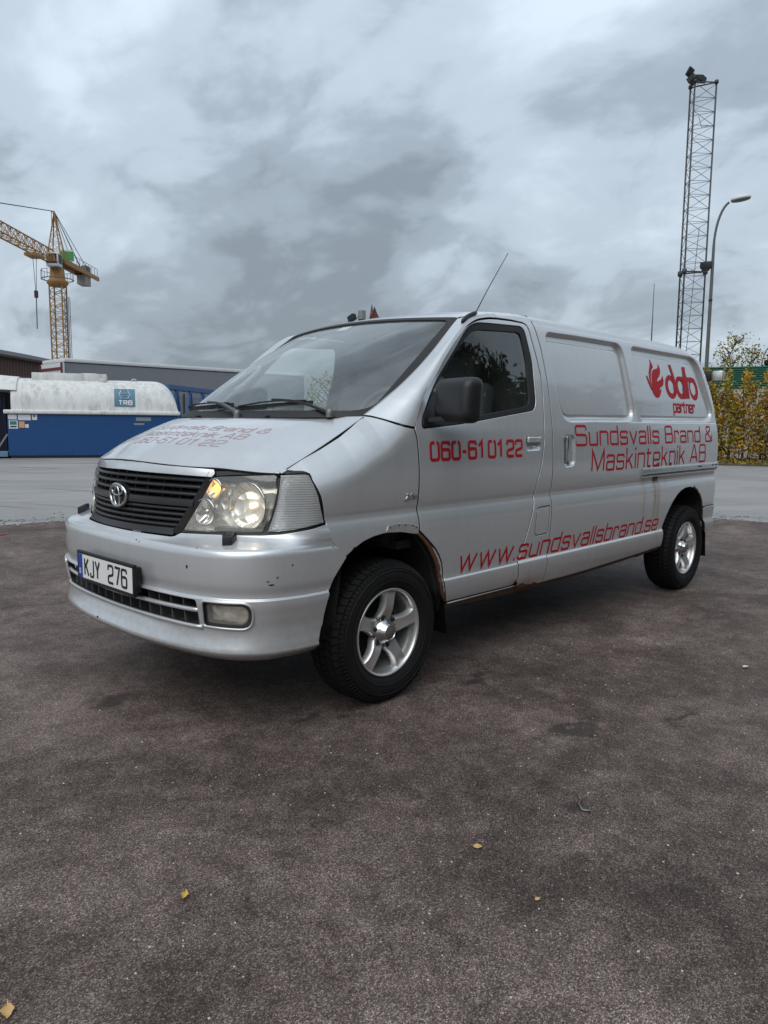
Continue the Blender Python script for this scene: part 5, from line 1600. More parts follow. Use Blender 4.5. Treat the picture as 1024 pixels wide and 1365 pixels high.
EDGE = curve_pts([(30, -6.9), (12, -6.75), (4, -6.65), (-.82, -6.5), (-1.9, -6.38), (-4.2, -5.55), (-6.4, -3.9), (-7.75, -2.0), (-8.34, -.59), (-8.46, .3), (-8.6, 4), (-9.2, 9), (-10, 16)], 140)
EDGE = EDGE + np.stack([rng.normal(0, .018, 140), rng.normal(0, .018, 140)], -1)
poly = [tuple(p) for p in EDGE] + [(-10, 40), (30, 40)]
bm = bmesh.new(); f_ = bm.faces.new([bm.verts.new((x, y, .004)) for x, y in poly]); bmesh.ops.triangulate(bm, faces=[f_])
bm_obj('asphalt_ground', bm, M['asphalt'], None, kind='structure')
# crumbled pale edge of the asphalt and loose gravel beside it
M['stone'] = simple('loose_stone', (.28, .27, .26), .85, var=.5, nscale=3)
M['chip'] = simple('pale_chip', (.48, .46, .43), .8, var=.25, nscale=60)


def pebbles(name, pts, mat, rmin, rmax):
    ico = bmesh.new(); bmesh.ops.create_icosphere(ico, subdivisions=1, radius=1); bv = np.array([v_.co[:] for v_ in ico.verts]); bf = np.array([[v_.index for v_ in f.verts] for f in ico.faces]); ico.free()
    V = []; Fc = []
    for i, p in enumerate(pts):
        r = rng.uniform(rmin, rmax); s = np.array([rng.uniform(.7, 1.3), rng.uniform(.7, 1.3), rng.uniform(.45, .8)]) * r
        w = bv * s * (1 + rng.normal(0, .12, (len(bv), 1))); a = rng.uniform(0, 6.28); ca, sa = np.cos(a), np.sin(a)
        w = np.stack([w[:, 0] * ca - w[:, 1] * sa, w[:, 0] * sa + w[:, 1] * ca, w[:, 2]], -1)
        V.append(w + np.array([p[0], p[1], p[2] + s[2] * .35])); Fc.append(bf + i * len(bv))
    return mesh_obj(name, np.concatenate(V), np.concatenate(Fc), mat, None, False, kind='stuff')


k = rng.integers(0, 139, 3800); d = np.abs(rng.normal(0, .42, 3800)) * np.where(rng.random(3800) < .8, 1, -.25)
e0 = EDGE[k] + (EDGE[k + 1] - EDGE[k]) * rng.random((3800, 1)); tv = EDGE[k + 1] - EDGE[k]; tv /= np.linalg.norm(tv, axis=1)[:, None]
nv_ = np.stack([tv[:, 1], -tv[:, 0]], -1)
nv_ *= np.where((nv_ * (e0 - np.array([0, 5]))).sum(1) > 0, 1, -1)[:, None]
P = e0 + nv_ * d[:, None]
ok = np.hypot(P[:, 0], P[:, 1]) < 13
pebbles('edge_gravel', np.concatenate([P[ok], np.full((ok.sum(), 1), .003)], 1), M['stone'], .007, .022)
# pale strip where the asphalt ends
A = []
for p, q in zip(EDGE[:-1], EDGE[1:]): pass
tn = np.gradient(EDGE, axis=0); tn /= np.linalg.norm(tn, axis=1)[:, None]; nn = np.stack([-tn[:, 1], tn[:, 0]], -1)
nn *= np.where((nn * (np.array([0, 5]) - EDGE)).sum(1) > 0, 1, -1)[:, None]
w0 = .02 + .015 * rng.random(140)
rows = np.stack([np.concatenate([EDGE - nn * w0[:, None], np.full((140, 1), .006)], 1), np.concatenate([EDGE + nn * (w0 * .7)[:, None], np.full((140, 1), .009)], 1)])
o = grid('asphalt_edge', rows, M['stone'], None); o['kind'] = 'structure'
if o.data.polygons[0].normal.z < 0: o.data.flip_normals()
# pale chippings scattered over the asphalt
u = rng.random((1100, 2)); ang = R(223.8) + (u[:, 0] - .5) * R(64); dist = 1.2 + 8.5 * u[:, 1]**1.15
P = np.stack([CAM.x + np.cos(ang) * dist, CAM.y + np.sin(ang) * dist], -1)
ok = ~((np.abs(P[:, 1]) < .95) & (P[:, 0] < 1.0) & (P[:, 0] > -4.1)) & (P[:, 1] > -6.2) & (P[:, 0] > -7.6)
pebbles('stone_chips', np.concatenate([P[ok], np.full((ok.sum(), 1), .004)], 1), M['chip'], .0014, .0040)

# ---------------------------------------------------------------- fallen leaves lying about, one object each
M['leaf_ochre'] = simple('leaf_ochre', (.52, .33, .13), .6, var=.3, nscale=60)
M['leaf_yellow'] = simple('leaf_yellow', (.58, .40, .07), .6, var=.3, nscale=60)
M['leaf_pale'] = simple('leaf_pale', (.58, .50, .36), .65, var=.25, nscale=60)
M['red_litter'] = simple('red_litter', (.42, .02, .04), .5)


def leaf(x, y, size, rz, mat, label, curl=.3):
    n = 9; V = []
    for i in range(n):
        s = i / (n - 1); w = .30 * math.sin(math.pi * s**.8) * (1 + .15 * math.sin(i * 2.3))
        for j in (-1, -.5, 0, .5, 1):
            V.append((size * (s - .5), size * w * j, size * (curl * .18 * abs(j)**1.5 + .06 * math.sin(3 * s + j)) + .004))
    Fc = [(i * 5 + j, i * 5 + j + 1, (i + 1) * 5 + j + 1, (i + 1) * 5 + j) for i in range(n - 1) for j in range(4)]
    b0 = len(V); V += [(-size * .5, -.001, .006), (-size * .5, .001, .006), (-size * .74, .001, .010), (-size * .74, -.001, .010)]; Fc.append((b0, b0 + 1, b0 + 2, b0 + 3))
    o = mesh_obj('fallen_leaf', V, Fc, mat, None, True)
    o.location = (x, y, .005); o.rotation_euler = (rng.uniform(-.15, .15), rng.uniform(-.1, .1), rz)
    tag(o, label, 'leaf', 'fallen leaves on the asphalt')


leaf(.69, 1.91, .032, 2.3, M['leaf_ochre'], 'ochre leaf lying flat in the middle of the foreground asphalt')
leaf(1.46, 1.48, .034, .8, M['leaf_yellow'], 'small bright yellow curled leaf in the left foreground', 1.2)
leaf(1.95, 1.56, .046, 1.2, M['leaf_ochre'], 'large tan leaf at the bottom left corner of the foreground', .6)
leaf(-1.73, 1.91, .045, 2.6, M['leaf_pale'], 'pale dry leaf alone on the asphalt beyond the rear wheel side', .8)
o = leaf(.78, 2.18, .020, 2.9, M['leaf_ochre'], 'tiny narrow tan leaf nearest the bottom centre of the picture', .2)
bm = bmesh.new()
for k in range(3):
    P = [(-.62 + .05 * k, -5.75 + .02 * k, .006), (-.55 + .05 * k, -5.73 + .03 * k, .02), (-.57 + .05 * k, -5.68 + .03 * k, .012), (-.64 + .05 * k, -5.69, .008)]
    bm.faces.new([bm.verts.new(p) for p in P])
tag(bm_obj('paper_scrap', bm, M['red_litter'], None), 'crumpled red paper scrap on the asphalt at far left', 'litter')
bm = bmesh.new(); add_tube(bm, [(.20, 1.99, .009), (.235, 2.0, .010), (.262, 2.03, .009), (.250, 2.05, .008), (.222, 2.035, .009)], .004, 6); add_tube(bm, [(.20, 1.99, .009), (.17, 1.955, .008)], .003, 6)
tag(bm_obj('wire_clip', bm, M['alloy_dirty'], None, smooth=True), 'bent grey metal clip on a dark stain in the asphalt', 'scrap metal')
# ---------------------------------------------------------------- background things
M['blue'] = simple('container_blue', (.004, .054, .18), .45, var=.2, nscale=4)
t = NT('lid_white'); co = t.coord()
s1 = t.noise(t.mapping(co, (3.2, 3.2, .5)), 2.2, 6, .7); s2 = t.noise(co, 1.1, 4, .6); s3 = t.noise(co, 14, 5, .7)
spx = t.n('ShaderNodeSeparateXYZ'); t.l(co, spx.inputs[0])
up = t.ramp(spx.outputs[2], [(.0, .15), (.74, .35), (.94, 1)])
f = t.math('MULTIPLY', t.math('MULTIPLY', t.ramp(s1, [(.40, 0), (.62, 1)]), t.ramp(s2, [(.38, .25), (.58, 1)])), t.ramp(s3, [(.3, .4), (.7, 1)]))
c = t.mix(t.math('MULTIPLY', f, .6, True), (.66, .675, .665), (.18, .185, .16))
t.bsdf(Base_Color=c, Roughness=.6)
M['lid'] = t.m
M['signblue'] = simple('sign_blue', (.075, .185, .265), .5, var=.08)
M['paper'] = simple('sticker_paper', (.62, .62, .66), .5, var=.18, nscale=25)
M['green'] = simple('sticker_green', (.02, .19, .11), .5)
M['orange'] = simple('sticker_orange', (.62, .34, .12), .5)
M['greypaint'] = simple('grey_steel_paint', (.22, .23, .235), .55)
M['curtain'] = simple('grey_tarpaulin', (.20, .21, .23), .38, var=.14, nscale=.7)
M['trailwhite'] = simple('trailer_white', (.60, .62, .63), .5, var=.12, nscale=3)
M['trestle'] = simple('trestle_blue', (.016, .085, .24), .5, var=.3, nscale=8)
M['brown'] = simple('brown_cladding', (.098, .050, .042), .65, var=.12, nscale=2)
M['roofdark'] = simple('dark_roofing', (.050, .044, .046), .8, var=.3, nscale=1.5)
M['wire'] = simple('dark_wire', (.03, .032, .033), .5)
M['mastgrey'] = simple('mast_steel', (.042, .046, .050), .5)
M['lampgrey'] = simple('lamp_steel', (.10, .105, .105), .5, var=.35, nscale=5)
M['cranegold'] = simple('crane_ochre', (.31, .165, .05), .6, var=.25, nscale=.6)
M['concrete'] = simple('concrete_block', (.30, .29, .28), .8)

# --- waste container with domed lid
dirv = Vector((-.887, .463, 0)); RZ = math.atan2(dirv.y, dirv.x)
cont = thing('waste_container', 'blue waste container with a grimy white domed lid', 'container', (-6.80, -23.0, 0), RZ)
LX = 5.49
bm = bmesh.new()
add_box(bm, (LX / 2, 1.15, .775), (LX, 2.3, 1.39), bevel=.02)
bm_obj('container_body', bm, M['blue'], cont)
bm = bmesh.new()
for y in (.12, 2.18): add_box(bm, (LX / 2, y, .04), (LX - .1, .16, .08))
bm_obj('skid', bm, M['ink'], cont)
bm = bmesh.new(); add_box(bm, (LX / 2 - .02, 1.15, 1.545), (LX + .16, 2.46, .135), bevel=.045, seg=3); lipo = bm_obj('lid_rim', bm, M['lid'], cont, angle=R(50))


def lid_pt(x, th, off=0.0):
    """dome of the lid: th 0 (front rim) .. pi (rear rim)"""
    e = max(0.0, (x - 4.62) / .86); e = math.sqrt(max(0, 1 - min(1, e)**2.4))
    y = 1.15 - (1.10 + off) * abs(math.cos(th))**.85 * math.copysign(1, math.cos(th)); z = 1.60 + (1.10 + off) * e * math.sin(th)**.80
    return (x, y, z)


xs = list(np.linspace(.12, 4.62, 24)) + list(4.62 + .86 * np.sin(np.linspace(.1, math.pi / 2, 14)))
P = np.array([[lid_pt(x, th) for th in np.linspace(0, math.pi, 40)] for x in xs])
dome = grid('lid', P, M['lid'], cont, flip=True)
bm = bmesh.new(); bm.faces.new([bm.verts.new(lid_pt(.12, th)) for th in np.linspace(0, math.pi, 40)]); bm_obj('lid_end', bm, M['inner'], cont)
P = np.array([[lid_pt(x, th, .05 + .07 * w) for th in np.linspace(.52, math.pi - .52, 30)] for x, w in ((.30, -.4), (.28, 0), (.0, .25), (-.32, .6), (-.62, 1))])
grid('lid_flange', P, M['lid'], cont, flip=True)
bm = bmesh.new()
add_box(bm, (1.92, 1.15, 2.76), (2.40, .95, .26), bevel=.03); add_box(bm, (2.55, .75, 2.86), (.5, .12, .10), bevel=.02); add_box(bm, (2.98, .70, 2.66), (.22, .25, .14), bevel=.02)
bm_obj('lid_hatch', bm, M['lid'], cont, angle=R(50))
bm = bmesh.new(); add_tube(bm, [(3.95, .72, 2.64), (3.97, .72, 2.74), (4.08, .72, 2.74), (4.12, .72, 2.64)], .02, 6); bm_obj('lifting_eye', bm, M['lid'], cont)
for a in ((1.35, .45, 2.33, .35, .05),): 
    bm = bmesh.new(); add_box(bm, a[:3], (a[3], .03, .05)); bm_obj('lid_lug', bm, M['lid'], cont)


def th_of(z): return math.asin(max(0, min(1, (z - 1.60) / 1.10))**(1 / .80))


def on_lid(x, z, off): 
    th = th_of(z); return np.array(lid_pt(x, th, off))


sx0, sx1, sz0, sz1 = 3.36, 4.04, 1.76, 2.37
P = np.array([[on_lid(x, z, .012) for z in np.linspace(sz0, sz1, 8)] for x in np.linspace(sx0, sx1, 6)])
sign = grid('lid_sign', P, M['signblue'], cont, flip=True)


def sign_place(x0, z0): return lambda p, l: np.array([on_lid(x0 + a, z0 + b, .016 + c_ * 2) for (a, b), c_ in zip(p, l)])


stroke_text('sign_text', 'TRB', sign_place(3.51, 1.83), M['paper'], sign, .135, .28, .95, .38)
hexp = [(.10, .01), (.0, .15), (.07, .26), (.12, .29)]
for k, pts in enumerate(([(.155, .300), (.085, .300), (0, .155), (.085, .01), (.285, .01), (.37, .155), (.285, .300), (.215, .300)], [(.11, .175), (.26, .175)], [(.12, .115), (.25, .115)])):
    b = np.array(pts); L_ = []; 
    bm = bmesh.new()
    for a, c_ in zip(b[:-1], b[1:]): add_bar(bm, on_lid(3.51 + a[0], 2.02 + a[1], .018), on_lid(3.51 + c_[0], 2.02 + c_[1], .018), .045, .004 + .002 * k)
    bm_obj('sign_emblem', bm, M['paper'], sign)
for px0, px1, py0, py1, mt in ((12.2, 23, 552.6, 559.5, 'paper'), (24.5, 40.5, 552.6, 560.5, 'paper'), (42, 48.5, 552.6, 560, 'paper'), (12.8, 24, 561, 572.3, 'paper'), (14.2, 22.6, 562, 567, 'green'), (25.5, 32.3, 562.3, 571, 'orange'), (33, 37.5, 566, 571, 'paper'), (14.5, 22.4, 568.5, 570.5, 'ink'), (43.5, 46.5, 553.5, 555.5, 'ink')):
    x0 = (px0 - 11) / 41.3; x1 = (px1 - 11) / 41.3; z1 = 1.47 - (py0 - 552) / 42; z0 = 1.47 - (py1 - 552) / 42
    bm = bmesh.new(); add_box(bm, ((x0 + x1) / 2, -.002 - (.002 if mt in ('green', 'ink') else 0), (z0 + z1) / 2), (x1 - x0, .004, z1 - z0)); bm_obj('sticker', bm, M[mt], cont)
bm = bmesh.new(); add_box(bm, (4.3, -.001, 1.34), (.5, .003, .12)); add_box(bm, (4.15, -.001, 1.17), (.35, .003, .06)); bm_obj('paint_scuff', bm, M['greypaint'], cont)

press = thing('waste_press', 'dark press unit with grey frame at the left end of the blue container', 'press', (-6.80, -23.0, 0), RZ)
bm = bmesh.new(); add_box(bm, (-1.25, 1.35, 1.20), (2.3, 1.7, 2.0)); bm_obj('press_body', bm, simple('navy_steel', (.006, .012, .035), .6), press)
bm = bmesh.new(); add_box(bm, (-.36, .25, 1.15), (.12, .12, 2.1)); add_box(bm, (-.27, .2, 2.0), (.10, .10, .5)); bm_obj('press_post', bm, M['greypaint'], press)
bm = bmesh.new(); add_bar(bm, (-.33, .2, .35), (-.04, .2, .80), .05); bm_obj('press_strut', bm, M['greypaint'], press)
bm = bmesh.new(); add_box(bm, (-1.2, .9, .14), (2.36, 1.9, .18), bevel=.02); bm_obj('press_base', bm, simple('pale_blue_steel', (.12, .20, .29), .5, var=.3), press)
bm = bmesh.new(); add_box(bm, (-.2, 2.0, 2.66), (2.6, .5, .22), bevel=.02); bm_obj('press_hopper', bm, M['blue'], press)

# --- semi-trailer
tr = thing('semi_trailer', 'long grey curtain-sided semi-trailer with white roof rail behind the container', 'trailer', (-11.83, -30.15, 0), math.atan2(.45, -13.27))
TL = 13.5
bm = bmesh.new(); add_box(bm, (TL / 2, 1.3, 2.50), (TL - .1, 2.5, 2.60)); bm_obj('curtain', bm, M['curtain'], tr)
bm = bmesh.new(); add_box(bm, (TL / 2, 1.3, 3.92), (TL, 2.62, .17), bevel=.06); bm_obj('roof_rail', bm, M['trailwhite'], tr, angle=R(50))
bm = bmesh.new(); add_box(bm, (-.03, 1.3, 2.5), (.10, 2.6, 2.62)); rd = bm_obj('rear_door', bm, M['trailwhite'], tr)
bm = bmesh.new()
for y in (.05, 2.55): add_box(bm, (-.10, y, 2.5), (.05, .12, 2.6))
add_box(bm, (-.10, 1.3, 3.55), (.04, 2.5, .12)); bm_obj('door_frame', bm, simple('frame_maroon', (.13, .03, .03), .5), rd)
bm = bmesh.new(); add_box(bm, (TL / 2, 1.3, 1.12), (TL, 2.4, .18)); add_box(bm, (TL / 2, 1.3, .95), (TL - 1, .9, .25)); bm_obj('chassis', bm, M['inner'], tr)
for kx in (1.9, 3.2, 4.5):
    for y in (.2, 2.4):
        bm = bmesh.new(); add_lathe(bm, [(.0, -.15), (.5, -.15), (.52, -.1), (.52, .1), (.5, .15), (0, .15)], 28, 'Y', (kx, y, .52)); bm_obj('wheel', bm, M['tyre'], tr, smooth=False)
for y in (.5, 2.1):
    bm = bmesh.new(); add_box(bm, (TL - 2.3, y, .55), (.16, .12, 1.1)); bm_obj('landing_leg', bm, M['greypaint'], tr)

# --- blue steel trestle stacked beside the container
tre = thing('steel_trestle', 'blue steel lattice trestle standing between container and van', 'trestle', (-12.1, -21.9, 0), math.atan2(-3.2, -4.3))
LT = 5.4; zt = 2.55
for y in (0, .5):
    bm = bmesh.new(); add_bar(bm, (0, y, zt), (LT, y, zt), .12, .16); bm_obj('top_chord', bm, M['trestle'], tre)
    bm = bmesh.new(); add_bar(bm, (0, y, .6), (LT, y, .6), .10, .12); bm_obj('bottom_chord', bm, M['trestle'], tre)
    for k in range(4 if y == 0 else 0):
        a = .15 + k * 1.35
        for p, q in (((a, y, .62), (a + .62, y, zt - .08)), ((a + 1.25, y, .62), (a + .70, y, zt - .08))):
            bm = bmesh.new(); add_bar(bm, p, q, .085); bm_obj('brace', bm, M['trestle'], tre)
        bm = bmesh.new(); add_bar(bm, (a + .66, y, 0), (a + .66, y, zt), .05); bm_obj('upright', bm, M['trestle'], tre)
for x in (.3, 2.7, 5.1):
    bm = bmesh.new(); add_bar(bm, (x, 0, zt - .05), (x, .5, zt - .05), .08); add_bar(bm, (x, 0, .62), (x, .5, .62), .06); bm_obj('cross_tie', bm, M['trestle'], tre)


def mesh_fence(label, a, b, h, posts, gap=.2, vgap=.10, base=0.0):
    a = Vector(a); b = Vector(b); L_ = (b - a).length
    fn_ = thing('mesh_fence', label, 'fence', a, math.atan2(b.y - a.y, b.x - a.x))
    for k in range(posts + 1):
        bm = bmesh.new(); add_box(bm, (L_ * k / posts, 0, (h + .1) / 2), (.07, .07, h + .1)); bm_obj('post', bm, M['wire'], fn_)
    bm = bmesh.new()
    z = .05
    while z < h: add_bar(bm, (0, 0, z), (L_, 0, z), .010); z += gap
    x = 0
    while x < L_: add_bar(bm, (x, .006, .03), (x, .006, h), .006); x += vgap
    bm_obj('wire_mesh', bm, M['wire'], fn_, kind='stuff')


mesh_fence('dark wire mesh fence with black posts in front of the trailer', (-12.6, -24.6, 0), (-22.5, -29.0, 0), 2.35, 4)

# --- brown shed at the far left
shed = thing('brown_shed', 'brown corrugated shed with dark pitched roof at far left', 'building', (-9.3, -39.7, 0), math.atan2(-.68, -.73))
LS = 26.0
zig = [(x, -(.05 if (i % 4) in (1, 2) else 0.0)) for i, x in enumerate(np.arange(-4, LS, .09))]
bm = bmesh.new(); a = [bm.verts.new((x, y, 0)) for x, y in zig]; c_ = [bm.verts.new((x, y, 5.0)) for x, y in zig]
for i in range(len(a) - 1): bm.faces.new((a[i], a[i + 1], c_[i + 1], c_[i]))
bm_obj('wall', bm, M['brown'], shed)
bm = bmesh.new(); add_prism(bm, [(-4.4, -.5, 4.92), (-4.4, -.5, 5.05), (-4.4, 8, 6.75), (-4.4, 16.5, 5.05), (-4.4, 16.5, 4.9)], (LS + 4.8, 0, 0)); bm_obj('roof', bm, M['roofdark'], shed)
bm = bmesh.new(); add_box(bm, ((LS - 4) / 2, 15.9, 2.5), (LS + 3.9, .1, 5)); add_box(bm, (-3.95, 8, 2.5), (.1, 15.8, 5)); add_box(bm, (LS - .1, 8, 2.5), (.1, 15.8, 5)); bm_obj('side_wall', bm, M['brown'], shed)


# --- lattice helper
def lattice(bm, corners0, corners1, n, r, rb, zig=True, xcross=False):
    """legs from corners0 to corners1 with diagonal bracing between neighbours"""
    k = len(corners0)
    for i in range(k):
        j = (i + 1) % k
        for s in range(n):
            a = Vector(corners0[i]).lerp(Vector(corners1[i]), s / n); b = Vector(corners0[j]).lerp(Vector(corners1[j]), (s + 1) / n)
            a2 = Vector(corners0[i]).lerp(Vector(corners1[i]), (s + 1) / n); b2 = Vector(corners0[j]).lerp(Vector(corners1[j]), s / n)
            if xcross: add_bar(bm, a, b, rb); add_bar(bm, a2, b2, rb)
            elif s % 2 == 0: add_bar(bm, a, b, rb)
            else: add_bar(bm, b2, a2, rb)
            if s and not xcross: add_bar(bm, Vector(corners0[i]).lerp(Vector(corners1[i]), s / n), b2, rb)


# --- lattice light mast
mast = thing('lattice_mast', 'tall grey lattice mast with floodlights on top', 'mast', (-28.9, -9.6, 0))
LEG = [(-.13, -.45), (.32, -.09), (-.34, .50)]
for x, y in LEG:
    bm = bmesh.new(); add_tube(bm, [(x, y, 0), (x, y, 14.85)], .036, 8); bm_obj('leg', bm, M['mastgrey'], mast)
    bm = bmesh.new(); add_lathe(bm, [(0, -.10), (.09, -.10), (.10, 0), (.09, .10), (0, .10)], 12, 'Z', (x, y, 7.55)); bm_obj('collar', bm, M['mastgrey'], mast)
    bm = bmesh.new(); add_lathe(bm, [(0, -.06), (.08, -.06), (.08, .06), (0, .06)], 12, 'Z', (x, y, 14.87)); bm_obj('leg_cap', bm, M['mastgrey'], mast)
bm = bmesh.new(); lattice(bm, [(x, y, 0) for x, y in LEG], [(x, y, 14.8) for x, y in LEG], 28, .04, .014); bm_obj('bracing', bm, M['mastgrey'], mast, kind='stuff')
bm = bmesh.new()
for i in range(3):
    j = (i + 1) % 3; add_bar(bm, (*LEG[i], 7.55), (*LEG[j], 7.55), .05); add_bar(bm, (*LEG[i], 14.85), (*LEG[j], 14.85), .04)
bm_obj('ring_beam', bm, M['mastgrey'], mast)
for dx, dy, dz, rx in ((.22, -.22, 14.98, .5), (.0, -.02, 15.02, -.3), (.26, -.34, 15.28, 1.0)):
    bm = bmesh.new(); add_box(bm, (dx, dy, dz), (.42, .34, .22 if dz < 15.2 else .08), rot=Matrix.Rotation(rx, 3, 'X'), bevel=.03); bm_obj('floodlight', bm, M['ink'], mast)
bm = bmesh.new(); add_tube(bm, [(.0, 0, 13.6), (-.1, .1, 13.2), (-.30, .35, 13.25)], .012, 5); add_tube(bm, [(-.2, .2, 9.3), (.05, -.15, .1)], .012, 5); bm_obj('mast_cable', bm, M['wire'], mast)

# --- street lamp
lamp = thing('street_lamp', 'street lamp with curved arm beside the lattice mast', 'street lamp', (-27.46, -8.15, 0), 0, 'street lamps')
dv = Vector((-.25, .72, 0))
bm = bmesh.new(); pts = [(0, 0, 0), (0, 0, 3.5), (0, 0, 7.3), (0, 0, 8.1)] + [tuple(dv * (1 - math.cos(a)) * .75 + Vector((0, 0, 8.1 + 1.62 * math.sin(a)))) for a in np.linspace(.15, 1.35, 9)]
add_tube(bm, pts, [.085, .075, .06, .052] + [.045] * 9, 10); bm_obj('pole', bm, M['lampgrey'], lamp)
bm = bmesh.new(); hc = dv * .95 + Vector((0, 0, 9.76)); bmesh.ops.create_uvsphere(bm, u_segments=20, v_segments=10, radius=1)
for v_ in bm.verts:
    if v_.co.z < 0: v_.co.z *= .35
q = Matrix.Translation(hc + dv * .15) @ Matrix.Rotation(math.atan2(dv.y, dv.x), 4, 'Z') @ Matrix.Rotation(R(-6), 4, 'Y') @ Matrix.Diagonal((.36, .22, .17, 1))
bmesh.ops.transform(bm, matrix=q, verts=bm.verts); lh = bm_obj('lamp_head', bm, M['trailwhite'], lamp, smooth=True)
bm = bmesh.new(); bmesh.ops.create_uvsphere(bm, u_segments=18, v_segments=8, radius=1); bmesh.ops.transform(bm, matrix=Matrix.Translation(hc + dv * .15 - Vector((0, 0, .045))) @ Matrix.Rotation(math.atan2(dv.y, dv.x), 4, 'Z') @ Matrix.Rotation(R(-6), 4, 'Y') @ Matrix.Diagonal((.34, .20, .05, 1)), verts=bm.verts); bm_obj('lamp_lens', bm, M['lampgrey'], lh, smooth=True)
bm = bmesh.new(); add_box(bm, (.07, -.20, 7.42), (.30, .42, .26), bevel=.05); add_box(bm, (.10, -.22, 7.26), (.18, .26, .10), bevel=.03); bm_obj('pole_floodlight', bm, M['ink'], lamp, angle=R(50))
bm = bmesh.new(); add_lathe(bm, [(.07, -.04), (.075, .0), (.07, .04)], 12, 'Z', (0, 0, 6.1)); bm_obj('pole_band', bm, M['ink'], lamp)
l2 = copy_tree(lamp); l2.location = (-54.9, -14.7, -2.8); l2['label'] = 'small distant street lamp beyond the green roof at the right edge'

# --- thin pole behind the van roof
bm = bmesh.new(); add_tube(bm, [(0, 0, 0), (0, 0, 4.6), (0, 0, 6.5)], [.030, .026, .012], 8)
o = bm_obj('slim_pole', bm, M['lampgrey'], None, smooth=True); o.location = (-24.85, -9.24, 0); tag(o, 'slim bare grey pole rising behind the rear of the van roof', 'pole')

# --- tower crane
def box4(cx, cy, z, w, rz=.3): return [(cx + w / 2 * (math.cos(rz) * a - math.sin(rz) * b), cy + w / 2 * (math.sin(rz) * a + math.cos(rz) * b), z) for a, b in ((-1, -1), (1, -1), (1, 1), (-1, 1))]


